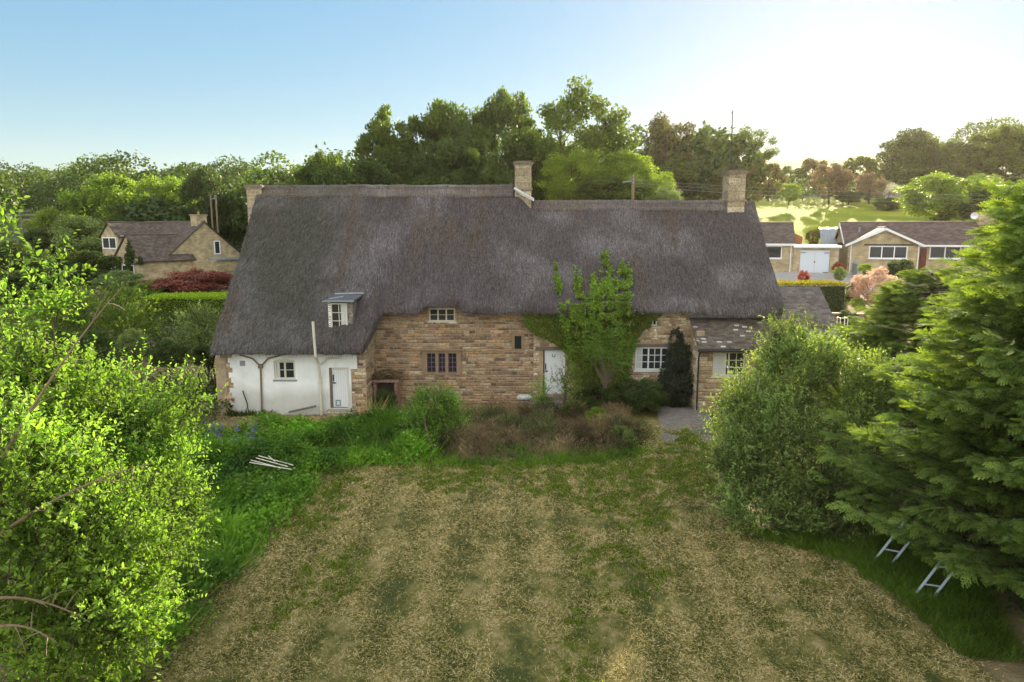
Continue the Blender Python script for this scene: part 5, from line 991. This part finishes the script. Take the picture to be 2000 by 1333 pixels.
shoottree('tree', 'yellow-green tree with upright shoots reaching toward the white wall', 'tree', Gp(215, 1170), [(270, 940, 10, 95, 120, 600), (300, 830, 10.4, 60, 40, 150), (345, 780, 10.4, 25, 22, 26), (385, 770, 10.4, 22, 16, 20), (335, 900, 10.2, 40, 70, 130), (220, 830, 10.2, 90, 60, 300), (330, 1040, 10, 60, 80, 280), (190, 900, 10, 100, 130, 500), (265, 740, 10.6, 18, 26, 18), (230, 760, 10.6, 30, 25, 40)], 'leaf_near', .095, .5, 802, 1, 60)
shoottree('tree', 'tall loose yellow-green tree rising at the upper left edge', 'tree', (-8.6, 9.6), [(80, 820, 9.2, 120, 100, 460), (40, 730, 9, 70, 50, 100), (140, 740, 9.6, 50, 30, 50), (25, 600, 9, 40, 60, 30), (90, 545, 9.2, 22, 45, 20), (110, 600, 9.2, 28, 40, 22), (12, 450, 9, 18, 35, 10), (20, 830, 9, 110, 100, 260)], 'leaf_near', .1, .62, 803, 1, 70)
r = R0(90)
for i, (a, b_) in enumerate([((-20, 1170, 7.2), (175, 1215, 7.6)), ((-20, 1230, 7.0), (110, 1255, 7.3)), ((-10, 1050, 7.4), (300, 905, 8.0)), ((-10, 920, 7.6), (240, 560, 8.6))]):
    cv = curve(Wp(*a), Wp(*b_), (0, 0, .12), 9); g = G(); g.tube(cv, np.linspace(.022, .005, 9), 5)
    for q in range(6): s0 = cv[2 + q]; g.tube(curve(s0, s0 + rdir(r, 1)[0] * .28 + (cv[-1] - cv[0]) * .08, (0, 0, .03), 4), np.linspace(.008, .003, 4), 4)
    o = obj('bare_branch', g, MT['twig']); o.parent = bpy.data.objects['tree'] if False else None
    o['label'] = ['bare twiggy branch low at the left edge', 'lowest bare branch curling at the lower left corner', 'long bare branch crossing the nearest leafy tree', 'steep bare branch rising toward the left house'][i]; o['category'] = 'branch'
P = scatter(R0(97), [Gp(*p) for p in [(445, 800), (540, 800), (540, 812), (445, 815)]], 1500); blades(R0(98), P, .3, .05, .5, MT['leaf_dark'], 'weeds', 'low dark weeds at the left corner of the white wall')
for lb, root, bl, mt_, lf, sd_ in [
    ('bright green bush in front of the stone wall left of the door', Gp(850, 900), [(850, 795, 22.6, 44, 28, 420), (820, 830, 22.4, 30, 36, 260), (880, 835, 22.6, 30, 40, 260), (850, 860, 22.4, 40, 30, 280)], 'leaf_ivy', .1, 811),
    ('slim green sapling bush left of the cottage door', Gp(1062, 830), [(1056, 765, 26, 12, 22, 40), (1062, 795, 25.8, 14, 24, 50)], 'leaf_ivy', .1, 812),
    ('slim yellow-green bush covering the right side of the cottage door', Gp(1110, 818), [(1105, 735, 25.6, 11, 26, 45), (1112, 768, 25.6, 17, 26, 75), (1085, 745, 25.6, 14, 7, 14), (1118, 800, 25.4, 16, 16, 40)], 'leaf_lime', .1, 813),
    ('large yellow-green shrub left of the clipped hedge', (-19.5, 35), [(240, 600, 35, 52, 38, 320), (215, 640, 34.5, 60, 26, 240), (270, 645, 35, 40, 26, 150)], 'leaf_lime', .16, 814),
    ('yellow-green shrub at the left beside the large one', (-22, 33.5), [(135, 600, 33, 50, 36, 300), (120, 645, 33, 60, 30, 260), (60, 620, 33, 40, 40, 180)], 'leaf_lime', .16, 815),
    ('rounded pale green shrub in front of the clipped hedge', (-14, 31), [(392, 640, 31, 42, 36, 300), (385, 680, 31, 46, 30, 260)], 'leaf_grey', .13, 816)]:
    shoottree('shrub', lb, 'shrub', root, bl, mt_, lf, .5, sd_, 1, 16, (.3, .6), 12)
# large bush right of the lawn
shoottree('large_bush', 'large rounded grey-green bush with yellowed tips right of the lawn', 'bush', (8.6, 17), [(1540, 900, 16.5, 125, 120, 1500), (1480, 830, 17, 90, 90, 900), (1545, 730, 17.5, 70, 70, 700), (1650, 760, 18, 85, 75, 800), (1468, 800, 17.2, 40, 45, 240), (1600, 980, 16, 90, 80, 700), (1680, 870, 17, 80, 110, 800), (1540, 665, 18, 34, 30, 130), (1528, 705, 17.6, 30, 30, 110), (1600, 690, 17.8, 40, 25, 140), (1445, 915, 16.4, 52, 55, 380), (1480, 1000, 15.6, 70, 50, 380), (1590, 1045, 15.4, 90, 45, 380), (1700, 1000, 15.8, 60, 70, 300), (1720, 780, 17, 60, 70, 380)], 'leaf_bush', .125, .38, 804, 1, 90, (.3, .75), 14, .45, .9)
# conifers
def sprayT():
    T = []; r = R0(12) # rows: base(u,v), dir(u,v), len, wid, s
    for i in range(1, 13):
        s = i / 13; side = 1 if i % 2 else -1; L = (.34 * (1 - s) ** .75 + .05) * r.uniform(.75, 1.2); an = r.uniform(.45, .8)
        for k in range(3):
            f = k / 3; bu, bv = s * .92 + f * L * .8, side * f * L * an
            T.append((bu, bv, 1., side * an, L * .5, .042, s)); T.append((bu, bv, 1., -side * r.uniform(0, .3), L * r.uniform(.3, .45), .036, s))
    for k in range(5): T.append((k * .18, 0, 1, 0, .28, .03, k / 5))
    return np.array(T)
def conifer_mesh(seed, H, R, nb_):
    r = R0(seed); T = sprayT(); t = G(); t.tube(curve((0, 0, -.3), (0, 0, H * .97), (.1, .1, 0), 9), np.linspace(.2, .02, 9), 8); SB = []; SDv = []; SZ = []; SS = []
    for i in range(nb_):
        z = H * (.07 + .93 * r.uniform(.0, 1) ** .85) * .97; az = r.uniform(0, 6.283); L = R * (1 - (z / H) ** 1.8) ** .8 * r.uniform(.72, 1.12) * (1 + .15 * math.sin(az * 3 + z)) + .25
        h = np.array([math.cos(az), math.sin(az), 0]); s0 = np.array([0, 0, z]); e = s0 + h * L + np.array([0, 0, L * r.uniform(-.02, .38)]); cv = curve(s0, e, (0, 0, -L * .08), 8)
        t.tube(cv, np.linspace(.02, .004, 8), 4); m_ = int(9 + L * 9)
        q = r.uniform(.3, 1, m_) ** .7 * 7; q[0] = 7; q0 = np.clip(q.astype(int), 0, 6); f = (q - q0)[:, None]; P = cv[q0] * (1 - f) + cv[q0 + 1] * f
        lat = np.cross(h, [0, 0, 1.]); sd_ = r.uniform(-1, 1, m_)[:, None]; D = unit(h * 1.0 + lat * sd_ * .9 + np.array([0, 0, 1.]) * r.uniform(-.25, .45, m_)[:, None]); SB.append(P); SDv.append(D); SZ.append(r.uniform(.22, .55, m_) * min(1, .5 + L / R)); SS.append(q / 7)
    B = np.vstack(SB); D = np.vstack(SDv); S_ = np.concatenate(SZ); SS = np.concatenate(SS); n = len(B); Nn = unit(np.array([0, 0, 1.]) + rdir(r, n) * .9); Lt = unit(np.cross(D, Nn)); Nn = np.cross(Lt, D)
    K_ = len(T); bu, bv, du, dv, ln, wd_, s = T.T; droop = -.25
    P = B[:, None] + S_[:, None, None] * (bu[None, :, None] * D[:, None] + bv[None, :, None] * Lt[:, None] + (droop * bu ** 2 * .5 + .12 * np.abs(bv))[None, :, None] * -Nn[:, None] * -1)
    DD = du[None, :, None] * D[:, None] + dv[None, :, None] * Lt[:, None] - .15 * Nn[:, None]
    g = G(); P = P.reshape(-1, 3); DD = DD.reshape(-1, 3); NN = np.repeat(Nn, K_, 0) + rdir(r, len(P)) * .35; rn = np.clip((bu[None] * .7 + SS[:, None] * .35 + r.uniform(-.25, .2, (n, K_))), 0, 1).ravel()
    g.leaves(P, DD, NN, (S_[:, None] * ln[None]).ravel() * 1.0, (S_[:, None] * wd_[None]).ravel() * 1.25, rn); return g.mesh('crown', [MT['conifer']]), t.mesh('trunk', [MT['bark']], True), n
cA = conifer_mesh(61, 9.2, 3.6, 820); cB = conifer_mesh(62, 9.2, 3.6, 620)
for (cm, tm_, n), x, y, s, zr, lb in [(cA, 10.9, 12.3, (1, 1, .97), .4, 'feathery green conifer nearest on the right with branches over the ladders'), (cB, 14.2, 16.6, (1, 1, 1.0), 2.1, 'tall feathery conifer behind the nearest one at the right edge'),
                                      (cB, 12.2, 7.6, (1.0, 1.0, .98), 4.0, 'feathery conifer filling the lower right corner'), (cA, 13.2, 21.5, (.85, .85, .66), 1.2, 'lower feathery conifer farthest back behind the large bush')]:
    o = thing('conifer', lb, 'tree', (x, y, 0), zr, 'feathery conifers along the right side'); a = obj('crown', cm, parent=o); b_ = obj('trunk', tm_, parent=o); o.scale = s
# ladders leaning into the conifer
def ladder(label, a, b_, wv_, rungs):
    a = np.array(a, float); b_ = np.array(b_, float); wv_ = np.array(wv_, float); o = thing('ladder', label, 'ladder', tuple(a))
    for k in (0, 1): obj('rail', G().tube([wv_ * k, (b_ - a) + wv_ * k], .032, 4), MT['alu'], o)
    for q in range(rungs): f = (q + .6) / rungs; obj('rung', G().tube([(b_ - a) * f, (b_ - a) * f + wv_], .017, 6), MT['alu'], o)
ax, ay = Gp(1708, 1098); ladder('upper aluminium ladder propped into the conifer beside the large bush', (ax, ay, .05), (ax + .5, ay - .1, .95), (.3, -.15, .0), 2)
ax, ay = Gp(1787, 1166); ladder('lower aluminium ladder under the conifer branches', (ax, ay, .05), (ax + .4, ay - .1, .85), (.3, -.1, .0), 2)
# tall grass by the ladders
r = R0(93); P = scatter(r, [Gp(*p) for p in [(1450, 1040), (1640, 1050), (1700, 1000), (1900, 1100), (2000, 1300), (1880, 1290), (1760, 1180), (1650, 1100), (1500, 1060)]], 16000)
blades(r, P, .3, .014, .4, MT['weed'], 'tall_grass', 'long grass under the large bush and the ladders', colfn=lambda P: np.tile([[.9, .75, .6]], (len(P), 1)) * (.4 + 1.2 * fbm(P[:, 0] * 2, P[:, 1] * 2))[:, None])
undergrowth('undergrowth', 'dark undergrowth beneath the conifers', [(9.5, 22, 2, 24, 1.)], 'leaf_dark', .14, 30000, 505, .5)
# small things on the ground
ax, ay = Gp(495, 932); bx, by = Gp(560, 948); o = thing('cane_bundle', 'pale bleached canes lying in the green grass bed', 'canes', (ax, ay, .45))
for k in range(4): dx = r.uniform(-.1, .1); obj('cane', G().tube([(dx, .14 * k, .02 * k), (bx - ax + r.uniform(-.2, .3), by - ay + .12 * k, .02)], .016, 5), MT['cream'], o)
obj('cane', G().tube([(.35, .35, .08), (.7, -.1, .06)], .013, 5), MT['cream'], o)
ax, ay = Gp(1024, 803); g = G()
th_, ph = np.meshgrid(np.linspace(0, np.pi, 9), np.linspace(0, 2 * np.pi, 15), indexing='ij'); k = 1 + .2 * (vnoise(ph * 1.2, th_ * 2) - .5)
g.grid(np.stack([.34 * k * np.sin(th_) * np.cos(ph), .24 * k * np.sin(th_) * np.sin(ph), .14 * np.cos(th_) * k], -1), col=(.4, .42, .38)); obj('boulder', g, MT['stone_attr'], loc=(ax, ay, .55), smooth=True, label='pale flat boulder on top of the dead brambles left of the door', cat='boulder')
ax, ay = Gp(640, 918); n = 1500; P = np.stack([ax + r.normal(0, .22, n), ay + r.normal(0, .18, n), r.uniform(0, .22, n)], -1); obj('cuttings_heap', G().leaves(P, rdir(r, n) * [1, 1, .3], rdir(r, n), .2, .015, r.uniform(0, 1, n)), MT['dry'], label='small heap of dry brown cuttings at the edge of the lawn', cat='heap')
MT['blue'] = leafmat('bluebell', (.12, .08, .4), (.25, .18, .65), .2, (1, 1, 1.2))
Q = scatter(r, [Gp(*p) for p in [(400, 862), (505, 868), (500, 895), (405, 905)]], 34); k = np.repeat(np.arange(34), 12); P = np.stack([Q[k, 0] + r.normal(0, .03, len(k)), Q[k, 1] + r.normal(0, .03, len(k)), .55 + r.uniform(0, .22, len(k))], -1)
obj('bluebells', G().leaves(P, rdir(r, len(P)), rdir(r, len(P)), .035, .03, r.uniform(0, 1, len(P))), MT['blue'], kind='stuff', label='patch of violet-blue bluebells in the green grass bed')
n = 60; B = np.stack([r.uniform(-5.9, -5.0, n), r.uniform(24.6, 25.5, n), 0 * np.zeros(n) + .1], -1); obj('dry_stalks', G().leaves(B, unit(rdir(r, n) * .45 + np.array([.1, 0, 1])), rdir(r, n), r.uniform(.7, 1.3, n), .02, .8, (2.0, 1.9, 1.6)), MT['dry'], kind='stuff', label='tall dry pale stalks at the corner of the white wing')
r = R0(95); n = 26000; i = r.integers(0, len(P), n); P = cloud(r, n, (2.9, 23.5, .25), (2.6, .8, .45), .08, .3)

# ------------------------------------------------------------------ sunlit air
hz_m = bpy.data.materials.new('haze'); hz_m.use_nodes = True; t_ = hz_m.node_tree; t_.nodes.clear(); o_ = t_.nodes.new('ShaderNodeOutputMaterial'); v_ = t_.nodes.new('ShaderNodeVolumePrincipled')
v_.inputs['Color'].default_value = (1, .92, .8, 1); v_.inputs['Density'].default_value = .00009; v_.inputs['Anisotropy'].default_value = .6; t_.links.new(v_.outputs[0], o_.inputs['Volume'])
obj('haze', G().box(-700, 700, -100, 1000, -3, 75), hz_m, kind='stuff')
